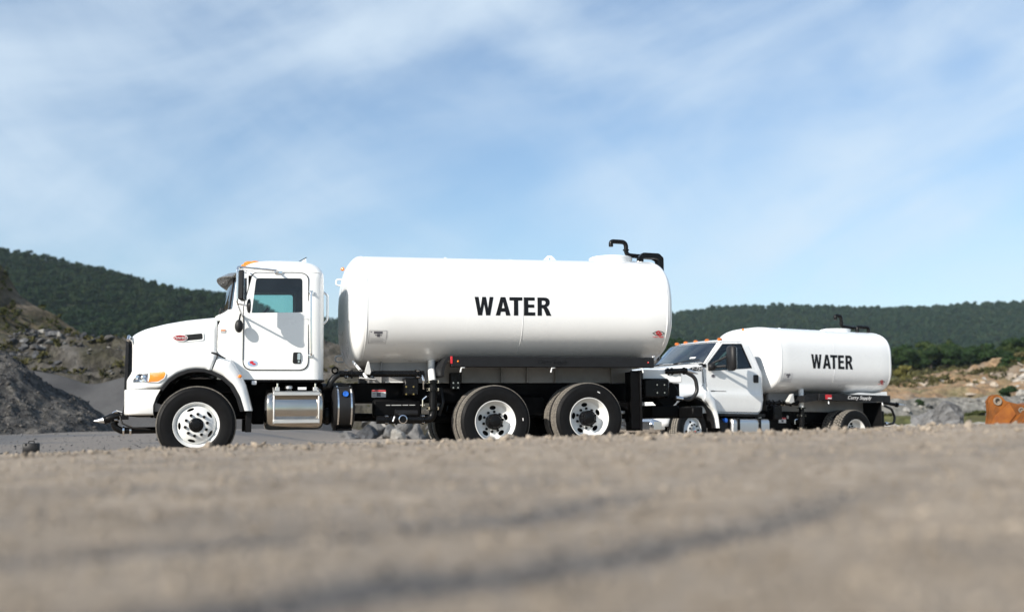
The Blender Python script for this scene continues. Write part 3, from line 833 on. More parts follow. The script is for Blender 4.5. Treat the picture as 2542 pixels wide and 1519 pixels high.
# cowl side: reflector plate, panel line, spot mirror
rf = MB().box(.295, .367, .212, .222, 1.758, 1.803, .003).build('side_reflector', 'grey_primer', T1)
MB().box(.300, .362, .209, .213, 1.784, 1.800, .001).build('reflector_lens', 'amber', rf)
sm = MB().ball((.537, .10, 1.842), .056, .05, .090, 16, 10).build('spot_mirror', 'black_plastic', T1)
MB().tube([(.54, .11, 1.92), (.55, .15, 1.99), (.56, .215, 2.02)], .012, 8).build('mirror_stalk', 'black_metal', sm)
# seam under the cab and base trim
MB().box(.63, 1.698, .215, 2.225, 1.095, 1.122).build('cab_sill', 'black_frame', T1)
MB().box(.262, .62, .24, 2.2, 0.95, 1.124).build('firewall', 'black_frame', T1)
# drip line along the roof
rg = [p for p in cab_ring(2.628)]
nside = [(x, y - .004, z) for x, y, z in rg if y < .33 and x > .6]
MB().tube(nside, .006, 6).build('roof_seam', 'white_paint', cab)
# roof marker lamps
for k, (y, x, z) in enumerate(((.50, .720, 2.765), (.86, .655, 2.812), (1.22, .625, 2.830), (1.58, .655, 2.812), (1.94, .720, 2.765))):
    b_ = MB().ball((x + .03, y, z + .0), .085, .05, .035, 12, 6).build('roof_marker', 'amber', T1)
MB().sheet([(1.38, 2.84), (1.50, 2.84), (1.49, 2.935), (1.475, 2.935)], [], side, 1.0, 1.012).build('antenna_fin', 'white_paint', T1)
MB().tube([(1.33, 1.0, 2.85), (1.50, 1.0, 2.95)], .006, 6).build('antenna', 'black_metal', T1)
# sun visor over the windshield: tinted shade with a lip
vr = []
for k in range(21):
    t = k / 20; y = .28 + (2.10 - .28) * t; e = 1 - (2 * t - 1) ** 2
    xb_, zb_, xf_, zf_ = .56 - .11 * e, 2.605 + .06 * e, .43 - .20 * e, 2.545 + .055 * e
    xm_, zm_ = (xb_ + xf_) / 2 - .01, (zb_ + zf_) / 2 + .02
    vr.append([(xb_, y, zb_), (xm_, y, zm_), (xf_, y, zf_), (xf_ + .004, y, zf_ - .012), (xm_ + .004, y, zm_ - .011), (xb_, y, zb_ - .011)])
MB().loft(vr, cap0=True, cap1=True).build('sun_visor', 'visor_tint', T1, ang=40)
# west coast mirrors
for far in (0, 1):
    def my(y): return 2 * YC - y if far else y
    mt = MB().tube(fillet([(1.055, my(.235), 2.610), (1.02, my(.10), 2.617), (.505, my(-.17), 2.612), (.497, my(-.21), 2.56), (.502, my(-.21), 2.14), (.512, my(-.19), 2.10), (.585, my(.205), 1.985)], .04, 5), .014, 10).build('mirror_arm', 'chrome', T1)
    MB().tube(fillet([(.52, my(-.20), 2.585), (.60, my(.02), 2.60), (.66, my(.24), 2.60)], .03), .011, 8).build('mirror_brace', 'chrome', mt)
    MB().box(1.00, 1.11, *sorted((my(.215), my(.245))), 2.585, 2.628, .006).build('arm_bracket', 'chrome', mt)
    Mh = Matrix.Translation((.568, my(-.20), 2.355)) @ Matrix.Rotation(R(-12 if not far else 12), 4, 'Z')
    head = MB().box(-.042, .036, -.105, .105, -.200, .200, .018, Mh).build('mirror_head', 'black_plastic', T1)
    MB().box(-.047, -.038, -.09, .09, -.185, .185, .002, Mh).build('mirror_trim', 'chrome', head)
    MB().box(.036, .040, -.095, .095, -.19, .19, .001, Mh).build('mirror_glass', 'chrome', head)
    cv = MB().lathe([(-.03, .004), (-.026, .05), (-.012, .088), (.01, .098), (.018, .096), (.02, .002)], c=(.655, my(-.16), 2.09), ax='x', n=24).build('convex_mirror', 'black_plastic', T1)
    MB().lathe([(.018, .09), (.026, .06), (.029, .002)], c=(.655, my(-.16), 2.09), ax='x', n=24).build('mirror_glass', 'chrome', cv)
    MB().tube([(.512, my(-.19), 2.11), (.64, my(-.17), 2.09)], .010, 8).build('stalk', 'chrome', cv)
    # grab rail behind the door
    gr = MB().tube(fillet([(1.50, my(.225), 2.335), (1.50, my(.135), 2.335), (1.508, my(.135), 1.455), (1.508, my(.225), 1.455)], .03), .015, 10).build('grab_rail', 'chrome', T1)
    for z in (2.335, 1.455): MB().box(1.475, 1.535, *sorted((my(.205), my(.222))), z - .028, z + .028, .006).build('rail_foot', 'chrome', gr)
# arched rail on the cab's back
MB().tube(fillet([(1.70, .45, 2.37), (1.755, .45, 2.33), (1.755, .45, 1.98), (1.70, .45, 1.92)], .06), .016, 10).build('rear_rail', 'chrome', T1)
# wiper
MB().tube([(.30, .62, 2.06), (.275, .60, 2.115), (.31, .95, 2.155)], .010, 6).build('wiper', 'black_plastic', T1)
MB().tube([(.275, .30, 2.03), (.30, .28, 2.10), (.345, .30, 2.07)], .012, 6).build('washer_bracket', 'black_plastic', T1)
# inside of the cab
MB().box(.42, .62, .30, 2.14, 1.6, 2.045, .04).build('dashboard', 'interior', T1)
MB().box(.62, .72, .45, 1.02, 1.95, 2.09, .03).build('instrument_binnacle', 'interior', T1)
Ms = Matrix.Translation((.80, .70, 1.98)) @ Matrix.Rotation(R(-50), 4, 'Y')
sw = MB(); sw.tube([Ms @ Vector((.22 * math.cos(t), .22 * math.sin(t), 0)) for t in (2 * math.pi * k / 28 for k in range(29))], .016, 8, cap=False)
sw.tube([Ms @ Vector((-.21, 0, 0)), Ms @ Vector((.21, 0, 0))], .014, 6); sw.tube([Ms @ Vector((0, 0, 0)), (.62, .70, 1.82)], .03, 8)
sw.build('steering_wheel', 'black_plastic', T1)
for y in (.68, 1.76):
    se = MB().box(1.02, 1.48, y - .24, y + .24, 1.45, 1.62, .05).build('seat', 'seat_cloth', T1)
    MB().box(1.40, 1.56, y - .23, y + .23, 1.58, 1.98, .05).build('seat_back', 'seat_cloth', se)
MB().box(.55, 1.66, .27, 2.17, 1.14, 1.18).build('cab_floor', 'interior', T1)

# chassis -------------------------------------------------------------------
for y in (.80, 1.56):
    rail = MB().box(-.80, 7.28, y - .04, y + .04, .82, 1.095, .008).build('frame_rail', 'black_frame', T1)
for x in (-.5, .95, 1.9, 2.6, 3.5, 4.75, 6.3, 7.1):
    MB().box(x - .05, x + .05, .84, 1.52, .86, 1.06).build('cross_member', 'black_frame', T1)
MB().box(-.3, .75, .55, 1.9, .60, 1.15, .08).build('engine', 'black_frame', T1)
MB().box(.7, 1.9, .95, 1.5, .52, .92, .08).build('gearbox', 'black_frame', T1)
MB().cyl((1.9, 1.22, .62), (3.7, 1.22, .58), .06).build('drive_shaft', 'black_frame', T1)
MB().tube([(0, .2, .52), (.0, .45, .40), (0, 1.99, .40), (0, 2.24, .52)], .06, 10).build('front_axle', 'black_frame', T1)
for x, z in ((4.09, .525), (5.50, .561)):
    ax = MB().cyl((x, .28, z), (x, 2.16, z), .085).build('rear_axle', 'black_frame', T1)
    MB().ball((x, 1.22, z), .24, .2, .23).build('differential', 'black_frame', ax)
for y in (.72, 1.72):
    MB().tube([(3.75, y, .74), (4.09, y, .66), (4.8, y, .72), (5.5, y, .70), (5.85, y, .78)], .055, 8).build('leaf_spring', 'black_frame', T1)
    MB().box(4.55, 5.05, y - .07, y + .07, .58, .92, .04).build('spring_hanger', 'black_frame', T1)
    MB().tube([(-.55, y, .66), (0, y, .58), (.62, y, .66)], .04, 8).build('leaf_spring', 'black_frame', T1)
# wheels
wheel(T1, (.012, 0, .518), 'front')
wheel(T1, (.012, 2.44, .518), 'front', far=True)
wheel(T1, (4.089, 0, .525), 'rear', mark=R(4))
wheel(T1, (5.501, 0, .561), 'rear', mark=R(63), spin=R(-6))
wheel(T1, (4.089, 2.44, .525), 'rear', far=True)
wheel(T1, (5.501, 2.44, .561), 'rear', far=True)

# polished fuel tank with entry steps --------------------------------------
ft = []
for x, s in ((.885, .30), (.890, .70), (.905, .90), (.935, .98), (.985, 1.0), (1.30, 1.0), (1.60, 1.0), (1.65, .98), (1.682, .90), (1.697, .70), (1.702, .30)):
    ft.append([(x, .42 + .335 * s * math.copysign(abs(math.cos(t)) ** .8, math.cos(t)), .722 + .285 * s * math.copysign(abs(math.sin(t)) ** .8, math.sin(t))) for t in (2 * math.pi * k / 40 for k in range(40))])
fuel = MB().loft(ft, cap0=True, cap1=True).build('fuel_tank', 'stainless', T1, ang=45)
for x in (1.012, 1.612):
    MB().tube([(x, .30, 1.012), (x, .17, .985), (x, .07, .90), (x, .05, .75), (x, .05, .56), (x, .06, .525)], .013, 8).build('step_post', 'step_metal', fuel)
for z0, z1, y0 in ((.902, .952, .045), (.528, .580, .030)):
    stp = MB().box(1.0, 1.625, y0, y0 + .17, z0, z1, .006).build('step', 'step_metal', fuel)
    for k in range(34):
        x = 1.02 + k * .0178
        MB().box(x - .005, x + .005, y0 - .004, y0 + .165, z1 + .0005, z1 + .008).build('step_tooth', 'aluminium', stp)
for x in (1.06, 1.57):
    MB().box(x - .03, x + .03, .15, .18, .965, 1.02, .004).build('step_bracket', 'step_metal', fuel)
    MB().tube([(x, .17, 1.0), (x, .17, 1.07)], .012, 6).build('step_bolt', 'chrome', fuel)
MB().box(1.335, 1.45, .16, .17, .985, 1.02).build('fuel_label', 'white_decal', fuel)
cap = MB().lathe([(1.0, .05), (1.03, .05), (1.04, .04), (1.04, .002)], c=(1.22, .24, 0), ax='z', n=14).build('fuel_cap', 'aluminium', fuel)
sn = MB().box(.72, .785, .205, .215, 1.055, 1.108, .004).build('serial_plate', 'white_decal', T1)
# black round reservoir with bright straps and blue cap
rs = []
for x, s in ((1.815, .4), (1.822, .85), (1.845, .99), (1.88, 1.0), (2.06, 1.0), (2.095, .99), (2.113, .85), (2.12, .4)):
    rs.append([(x, .40 + .31 * s * math.cos(t), .735 + .30 * s * math.sin(t)) for t in (2 * math.pi * k / 36 for k in range(36))])
rv = MB().loft(rs, cap0=True, cap1=True).build('fluid_tank', 'black_plastic', T1, ang=45)
for x in (1.885, 2.065):
    MB().lathe([(x - .011, .302), (x - .011, .312), (x + .011, .312), (x + .011, .302)], c=(0, .40, .735), ax='x', n=40).build('strap', 'chrome', rv)
bc = MB().lathe([(.115, .002), (.110, .036), (.125, .040), (.16, .040)], c=(1.985, 0, .925), ax='y', n=18).build('filler_cap', 'blue_cap', rv)
MB().lathe([(.13, .055), (.18, .06)], c=(1.985, 0, .92), ax='y', n=18).build('filler_neck', 'black_plastic', rv)
MB().box(1.86, 2.08, .2, .65, .42, .45).build('tank_shelf', 'black_frame', rv)
MB().tube([(1.70, .5, 1.03), (1.95, .5, 1.05), (2.1, .6, 1.02)], .05, 8).build('air_line', 'hose_rubber', T1)
MB().ball((1.76, .45, .62), .09, .09, .12).build('air_drier', 'black_metal', T1)

# water tank ------------------------------------------------------------------
tank1, surf1, top1 = make_tank(T1, 2.245, 6.79, 2.190, 1.215, .815, YC, .20, .17, .0115, 4.515)
letters(tank1, 3.794, 4.942, 2.043, 2.309, surf1, .0115)
tank_decal(tank1, surf1, 2.30, 2.545, 1.630, 1.805)
tank_logo(tank1, surf1, 6.655, 1.815, .205)
lift_lug(tank1, 3.62, 1.20, top1(3.62), .13, .055)
lift_lug(tank1, 5.31, 1.20, top1(5.31), .30, .115)
for z in (2.76, 1.56):
    MB().tube(fillet([(2.16, 1.9, z), (2.03, 1.92, z), (2.03, 1.95, z - .09), (2.16, 1.95, z - .09)], .045, 6), .013, 10).build('tie_ring', 'white_tank', tank1)
MB().ball((2.11, 1.75, 2.90), .03, .03, .03, 8, 6).build('marker_lamp', 'amber', tank1)
zt = top1(6.33)
hatch = MB().lathe([(zt - .05, .345), (zt + .06, .345), (zt + .068, .35), (zt + .085, .35), (zt + .098, .335), (zt + .108, .25), (zt + .112, .002)], c=(6.335, 1.2, 0), ax='z', n=48).build('hatch', 'white_tank', tank1)
MB().box(6.36, 6.47, 1.38, 1.42, zt + .105, zt + .135, .008).build('hatch_handle', 'black_metal', hatch)
for x in (6.715, 6.77): MB().ball((x, 1.15, top1(x) + .02), .03, .03, .03, 10, 6).build('fitting', 'white_tank', tank1)
gp = MB().tube(fillet([(6.29, 1.05, 3.285), (6.292, 1.05, 3.37), (6.55, 1.05, 3.365), (6.545, 1.05, 3.155), (6.99, 1.05, 3.128), (7.085, 1.06, 3.09), (7.09, 1.08, 2.96)], .085, 7), .036, 14).build('overfill_pipe', 'black_metal', tank1)
MB().lathe([(3.225, .036), (3.227, .050), (3.245, .050), (3.247, .036)], c=(6.545, 1.05, 0), ax='z', n=18).build('pipe_coupling', 'black_metal', gp)
rp = MB()
rp.sheet(rpoly([(6.665, 3.02), (6.665, 3.09, .03), (6.735, 3.165, .05), (7.01, 3.160, .07), (7.085, 3.09, .05), (7.085, 2.86), (7.02, 2.89), (7.018, 3.06, .045), (6.965, 3.082, .02), (6.745, 3.075, .01), (6.74, 3.02)], 5), [], side, .80, .90)
rp.build('fill_pipe', 'black_metal', tank1, bevel=.02)
MB().cyl((6.70, .85, 2.98), (6.70, .85, 3.03), .05).build('pipe_foot', 'white_tank', tank1)
# sill under the tank, gussets
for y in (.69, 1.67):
    sl = MB().box(2.36, 6.46, y, y + .08, 1.098, 1.45, .006).build('tank_sill', 'sill_shade_grey', T1)
for x in (2.55, 3.75, 4.35, 4.75, 5.2, 6.1):
    MB().box(x - .006, x + .006, .62, .69, 1.10, 1.42).build('gusset', 'sill_shade_grey', T1)
MB().box(2.62, 2.95, .60, .69, 1.10, 1.115).build('sill_shelf', 'white_tank', T1)
# black side fender box with curved front apron
fb = MB().box(3.455, 6.545, .02, .14, 1.300, 1.452, .008).build('side_fender', 'charcoal', T1, ang=30)
MB().box(3.455, 6.545, .141, .68, 1.425, 1.448).build('fender_top', 'charcoal', fb)
ap = []
for k in range(9):
    t = k / 8 * math.pi / 2
    ap.append([(3.452 - .14 * math.sin(t), .03, 1.450 - .26 * (1 - math.cos(t))), (3.452 - .14 * math.sin(t), .68, 1.450 - .26 * (1 - math.cos(t))), (3.45 - .10 * math.sin(t), .68, 1.40 - .24 * (1 - math.cos(t))), (3.45 - .10 * math.sin(t), .03, 1.40 - .24 * (1 - math.cos(t)))])
MB().loft(ap, cap0=True, cap1=True).build('fender_apron', 'charcoal', fb, ang=60)
MB().box(3.440, 3.472, .012, .019, 1.345, 1.448, .002).build('reflector', 'red_decal', fb)
MB().ball((3.552, .018, 1.378), .014, .008, .014, 10, 6).build('marker_lamp', 'amber', fb)
MB().ball((6.45, .018, 1.375), .012, .008, .012, 10, 6).build('marker_lamp', 'red_lens', fb)
text_part('lettering', 'Curry Supply', 0.085, fb, flank(4.95, .0185, 1.375), 'black_metal', .3)
for x, s in ((3.62, -1), (4.965, -1), (6.345, 1)):
    MB().tube([(x + .03 * -s, .10, 1.300), (x + .03 * -s, .045, 1.292), (x - .015 * -s, .04, 1.29), (x - .03 * -s, .04, 1.225)], .011, 6).build('fender_hook', 'white_tank', fb)
MB().tube([(6.60, .12, 1.47), (6.56, .10, 1.47), (6.56, .10, 1.40), (6.49, .1, 1.40)], .011, 6).build('corner_hook', 'white_tank', fb)
MB().box(3.56, 3.72, .60, .69, 1.0, 1.24, .01).build('fender_mount', 'black_metal', T1)
bolt_heads('bolt', T1, (3.64, .59, 1.06), 'y', .05, .012, 4)
# front of the tank: spray bar, deflector, drain
MB().tube(fillet([(2.14, .62, 1.40), (2.30, .32, 1.16), (2.29, .30, 1.13)], .02), .02, 8).build('tank_brace', 'white_tank', T1)
sp = MB().tube([(1.92, .42, 1.215), (3.14, .42, 1.218)], .046, 14).build('spray_bar', 'black_metal', T1)
for x in (2.02, 2.10, 2.22, 2.36, 2.40, 3.02, 3.06): MB().cyl((x - .012, .42, 1.215), (x + .012, .42, 1.215), .066, n=16).build('coupling', 'black_metal', sp)
for x in (2.02, 2.22, 2.38, 3.04): bolt_heads('bolt', sp, (x, .42, 1.215), 'x', .06, .022, 4)
MB().tube([(1.92, .42, 1.215), (1.86, .40, 1.17), (1.80, .38, 1.10), (1.78, .40, 1.03)], .045, 10).build('supply_hose', 'hose_rubber', sp)
MB().lathe([(-.02, .03), (.02, .045), (.02, .05), (-.02, .05)], c=(1.86, .38, 1.26), ax='y', n=16).build('valve_ring', 'black_metal', sp)
sd = MB().add([(2.275, .22, 1.20), (2.335, .22, 1.195), (2.345, .20, 1.235), (2.316, .22, 1.385), (2.300, .24, 1.385), (2.262, .20, 1.235), (2.275, .33, 1.20), (2.335, .33, 1.195), (2.345, .30, 1.235), (2.316, .27, 1.385), (2.300, .27, 1.385), (2.262, .30, 1.235)], [(0, 1, 2, 3, 4, 5), (6, 7, 8, 9, 10, 11), (0, 1, 7, 6), (1, 2, 8, 7), (2, 3, 9, 8), (3, 4, 10, 9), (4, 5, 11, 10), (5, 0, 6, 11)]).build('spray_deflector', 'grey_primer', T1, bevel=.006)
MB().box(2.20, 2.42, .24, .40, 1.135, 1.150, .003, Matrix.Translation((2.3, .3, 1.14)) @ Matrix.Rotation(R(6), 4, 'Y') @ Matrix.Translation((-2.3, -.3, -1.14))).build('deflector_plate', 'grey_primer', T1)
dp = MB().tube([(3.28, .60, 1.56), (3.28, .60, 1.30), (3.25, .40, 1.20), (3.25, .36, 1.11)], .054, 16).build('drain_pipe', 'white_tank', T1)
pv = MB().tube(fillet([(3.25, .33, 1.12), (3.25, .33, .56), (2.44, .33, .565)], .11, 6), .056, 14).build('suction_pipe', 'black_metal', T1)
for z in (1.10, .99, .72): MB().cyl((3.25, .33, z - .014), (3.25, .33, z + .014), .095, n=18).build('flange', 'black_metal', pv)
for z in (1.10, .99, .72): bolt_heads('bolt', pv, (3.25, .33, z), 'z', .092, .02, 4)
for x in (3.10, 2.72, 2.58): MB().cyl((x - .012, .33, .565), (x + .012, .33, .565), .075, n=18).build('flange', 'black_metal', pv)
for x in (3.10, 2.58): bolt_heads('bolt', pv, (x, .33, .565), 'x', .066, .02, 4)
vp = MB().lathe([(.22, .05), (.225, .062), (.25, .066), (.30, .06)], c=(2.80, 0, .57), ax='y', n=24).build('outlet_port', 'chrome', pv)
MB().lathe([(.235, .05), (.236, .002)], c=(2.80, 0, .57), ax='y', n=20).build('port_cap', 'black_metal', vp)
MB().tube([(2.66, .24, .54), (2.685, .24, .61)], .013, 6).build('valve_lever', 'chrome', pv)
MB().tube([(2.70, .32, .66), (3.02, .32, .655)], .045, 12).build('pump_body', 'charcoal', pv)
MB().box(2.42, 3.12, .5, .66, .60, .86, .03).build('hydraulic_pump', 'black_frame', T1)
for a, b in ((2.60, 2.66), (2.68, 2.82), (2.84, 2.92), (2.94, 3.02), (3.10, 3.16)): MB().box(a, b, .485, .50, .768, .778).build('bracket_strip', 'grey_primer', T1)
MB().tube(fillet([(3.12, .42, .75), (3.12, .42, .85), (3.18, .40, .90), (3.19, .36, .90)], .02), .012, 6).build('drain_cock', 'chrome', T1)
MB().tube(fillet([(3.10, .40, 1.21), (3.12, .36, 1.12), (3.13, .40, 1.0)], .03), .016, 8).build('valve_handle', 'chrome', T1)
MB().box(2.86, 3.06, .42, .66, .92, 1.16, .012).build('valve_box', 'black_metal', T1)
bolt_heads('bolt', T1, (2.93, .415, .98), 'y', .075, .012, 4, 'brass')
MB().tube(fillet([(3.40, .50, 1.02), (3.42, .42, .8), (3.36, .45, .62)], .1), .022, 8).build('air_hose', 'hose_rubber', T1)
wp = MB().box(2.43, 2.638, .744, .752, .892, 1.0, .002).build('warning_sign', 'white_decal', T1)
MB().box(2.432, 2.636, .741, .7435, .974, .998).build('sign_header', 'red_decal', wp)
MB().box(2.50, 2.56, .741, .7435, .905, .962).build('sign_picture', 'grey_print', wp)
for k in range(3): MB().box(2.44, 2.49, .741, .7435, .91 + k * .02, .918 + k * .02).build('sign_line', 'grey_print', wp)
# rear: mud flaps, pump, hose, nozzles, bumper
for y0 in (.06, 1.75):
    MB().box(6.335, 6.355, y0, y0 + .62, .37, 1.26, .004).build('mud_flap', 'rubber', T1)
MB().box(6.20, 6.33, .10, .12, .40, 1.26).build('flap_plate', 'black_frame', T1)
MB().box(6.55, 6.98, .45, .70, .86, 1.16, .03).build('rear_pump', 'black_metal', T1)
bolt_heads('bolt', T1, (6.82, .44, 1.0), 'y', .085, .014, 4)
reel = MB().lathe([(.62, .002), (.60, .02), (.60, .18), (.62, .20), (.80, .20)], c=(7.00, 0, .92), ax='y', n=36).build('hose_reel', 'black_frame', T1)
MB().box(6.6, 7.25, .6, 1.9, 1.10, 1.30, .01).build('rear_sill', 'white_tank', T1)
nz = MB().tube([(6.98, .62, 1.27), (7.04, .60, 1.275), (7.32, .55, 1.285)], .042, 12).build('rear_spray_head', 'black_metal', T1)
for t_ in (.12, .30, .86): MB().cyl((6.98 + .34 * t_ - .01, .62 - .07 * t_, 1.27 + .012 * t_), (6.98 + .34 * t_ + .012, .62 - .07 * t_, 1.27 + .012 * t_), .058, n=14).build('coupling', 'black_metal', nz)
MB().tube([(7.32, .55, 1.285), (7.38, .54, 1.27), (7.49, .52, 1.235)], [.034, .030, .008], 12).build('nozzle', 'aluminium', nz)
MB().tube(fillet([(7.28, .55, 1.27), (7.46, .55, 1.18), (7.49, .55, .95), (7.36, .55, .83), (7.08, .52, .86)], .16, 8), .030, 10).build('rear_hose', 'hose_rubber', T1)
MB().cyl((7.10, .52, .858), (7.22, .53, .845), .038, n=12).build('hose_fitting', 'chrome', T1)
MB().box(6.70, 7.17, .55, 1.89, .56, .75, .02).build('rear_bumper', 'black_frame', T1)
MB().box(7.18, 7.36, .10, 2.34, .55, .72, .02).build('under_ride_bar', 'black_frame', T1)
for z in (.62, .50, .40):
    MB().box(6.10, 6.18, .30, .36, z, z + .05, .01).build('tail_bracket', 'aluminium', T1)
MB().box(5.95, 6.30, .45, .5, .50, .80, .01).build('tail_plate', 'black_frame', T1)
# front spray bar on the bumper
fp = MB().tube(fillet([(-.50, .80, .455), (-.98, .80, .452), (-1.07, .80, .50), (-1.08, .80, .60)], .08, 6), .046, 14).build('front_pipe', 'black_metal', T1)
for x in (-.86, -.95): MB().cyl((x - .012, .80, .452), (x + .012, .80, .452), .064, n=16).build('coupling', 'chrome', fp)
MB().cyl((-1.08, .80, .555), (-1.08, .80, .58), .064, n=16).build('coupling', 'black_metal', fp)
vb = MB().tube([(-1.19, .80, .598), (-1.12, .80, .62), (-.99, .80, .665)], [.050, .066, .05], 14).build('spray_valve', 'black_metal', T1)
MB().cyl((-1.205, .80, .592), (-1.18, .80, .60), .062, n=16).build('valve_collar', 'black_metal', vb)
MB().tube([(-1.335, .80, .585), (-1.26, .80, .590), (-1.20, .80, .598)], [.008, .030, .046], 14).build('nozzle', 'aluminium', vb)
MB().tube([(-1.10, .78, .69), (-1.05, .78, .72), (-.99, .80, .70), (-.96, .8, .70)], .012, 6).build('valve_lever', 'chrome', vb)
bolt_heads('bolt', vb, (-1.05, .80, .65), 'x', .075, .02, 4)
MB().sheet([(-.985, .60), (-.90, .60), (-.90, .88), (-.935, .88)], [], side, .70, .92).build('pipe_bracket', 'black_metal', T1)
MB().tube(fillet([(-1.0, .76, .65), (-.97, .74, .55), (-.85, .72, .49), (-.60, .74, .47)], .06), .012, 8).build('air_hose', 'hose_rubber', T1)
MB().box(-.85, -.45, .3, 2.1, .64, .70).build('front_tray', 'black_frame', T1)
# ------------------------------------------------------------------ truck two: smaller single-axle water truck
T2 = thing('water_truck', 'smaller white water truck with amber roof lights, parked behind the tail of the larger one', 'truck', (3.84, 22.5, -.236), (0, R(1.0), R(29)))
Y2 = 1.18
def mir2(pts): return [(x, 2 * Y2 - y, z) for x, y, z in pts]
A2X = [-.72, -.62, -.50, -.31, -.10, .06, .174, .30, .369]
A2Z = [.62, .93, 1.09, 1.22, 1.263, 1.25, 1.214, 1.155, 1.109]
def hood2_y(x, z):
    b_ = 1 - sstep(1.30, 1.52, z); y = .175 * (1 - b_) + .02 * b_
    if x < -.75: y += .35 * ((-.75 - x) / .30) ** 2.2
    return y
rings = []
for x in (-1.05, -1.03, -1.0, -.95, -.88, -.80, -.72, -.66, -.60, -.54, -.48, -.40, -.31, -.2, -.1, 0, .1, .174, .24, .30, .345):
    zb = interp(x, A2X, A2Z) if x > -.72 else .62
    zt = interp(x, [-1.05, -1.0, -.75, 0, .4], [1.62, 1.70, 1.83, 1.945, 1.985]); near = []
    for k in range(13):
        z = zb + (zt - .10 - zb) * k / 12; near.append((x - (.07 * sstep(1.5, 1.2, z) if x > .2 else 0) * sstep(.1, .345, x), hood2_y(x, z), z))
    ys = near[-1][1]
    for k in range(1, 6):
        t = math.pi / 2 * k / 5; near.append((x, ys + .13 * (1 - math.cos(t)), zt - .10 + .10 * math.sin(t)))
    for k in range(1, 5):
        t = k / 4; near.append((x, ys + .13 + (Y2 - ys - .13) * t, zt + .02 * t))
    rings.append(near + mir2(near[:-1])[::-1])
h2 = MB().loft(rings, closed=False).build('hood', 'white_paint', T2, ang=55)
md = h2.modifiers.new('thick', 'SOLIDIFY'); md.thickness = .012; md.offset = -1
MB().sheet(rpoly([(.35, .95, .05), (2.01, .95, .05), (1.95, 1.58, .1), (.41, 1.58, .1)], 4), [], lambda a, b, t: (t, a, b), -1.06, -1.0).build('grille', 'chrome', T2)
MB().box(-1.12, -.72, .06, 2.30, .50, .78, .06).build('bumper', 'chrome', T2)
for far in (0, 1):
    sg = -1 if far else 1; y0 = 2 * Y2 if far else 0
    inn = [Vector(p) for p in ((.24, 1.19), (.369, 1.109), (.505, .956), (.565, .80), (.597, .60))]
    out = [Vector(p) for p in ((.30, 1.40), (.42, 1.36), (.56, 1.175), (.643, .88), (.677, .60))]
    rr = []
    for a, b in zip(dens2(inn, 5), dens2(out, 5)):
        m1 = a * .55 + b * .45
        rr.append([(a.x, y0 + sg * .04, a.y), (a.x * .9 + b.x * .1, y0 + sg * .012, a.y * .9 + b.y * .1), (m1.x, y0 + sg * .006, m1.y), (b.x, y0 + sg * .06, b.y), (b.x + .01, y0 + sg * .16, b.y + .01), (b.x + .01, y0 + sg * .42, b.y + .01), (a.x, y0 + sg * .42, a.y)])
    MB().loft(rr, cap0=True, cap1=True).build('fender', 'white_paint', T2, ang=50)
    lin = [(-.06 + .60 * math.cos(t), .60 + .63 * math.sin(t)) for t in (math.pi * k / 18 for k in range(19))]
    MB().loft([[(x, y0 + sg * .06, z) for x, z in lin], [(x, y0 + sg * .75, z) for x, z in lin]], closed=False).build('wheel_arch_liner', 'black_plastic', T2, ang=60)

Z2 = [.915, .94, 1.0, 1.1, 1.22, 1.4, 1.6, 1.76, 1.80, 1.84, 1.88, 1.92, 1.96, 2.0, 2.04, 2.08, 2.12, 2.16, 2.20, 2.24, 2.28, 2.32, 2.36, 2.40, 2.43, 2.46, 2.485, 2.51, 2.53, 2.545, 2.555]
def c2dims(z):
    xs = interp(z, [.9, 1.90, 1.99, 2.46, 2.51, 2.53, 2.545, 2.555], [.34, .34, .42, .89, 1.0, 1.06, 1.15, 1.3])
    xc = interp(z, [.9, 1.90, 1.945, 2.46, 2.51, 2.53, 2.545, 2.555], [.34, .30, .02, .74, .86, .93, 1.04, 1.2])
    if z < 1.90: xc = .34
    xb = interp(z, [.915, 1.0, 1.22, 1.76, 2.195, 2.43, 2.485, 2.51, 2.53, 2.545, 2.555], [1.96, 2.05, 2.088, 2.083, 1.925, 1.83, 1.79, 1.75, 1.70, 1.63, 1.5])
    yn = interp(z, [.915, 1.0, 1.25, 1.33, 1.42, 1.85, 2.43, 2.485, 2.51, 2.53, 2.545, 2.555], [.225, .205, .190, .190, .205, .205, .315, .345, .375, .42, .52, .70])
    return xs, xc, xb, yn
def in_poly(x, y, rg):
    c = False; j = len(rg) - 1
    for i in range(len(rg)):
        xi, yi = rg[i]; xj, yj = rg[j]
        if (yi > y) != (yj > y) and x < (xj - xi) * (y - yi) / (yj - yi) + xi: c = not c
        j = i
    return c
W2 = [(.515, 1.825), (.525, 1.985), (.80, 2.265), (1.0, 2.42), (1.535, 2.455), (1.73, 1.925), (1.04, 1.852)]
W2r = rpoly([(.515, 1.825, .03), (.525, 1.985, .04), (1.0, 2.425, .06), (1.535, 2.455, .03), (1.73, 1.925, .02)], 5)
W2hole = [(.47, 1.80), (.48, 1.99), (.98, 2.455), (1.565, 2.485), (1.775, 1.895), (1.04, 1.825)]
F2 = 9; S2 = 34
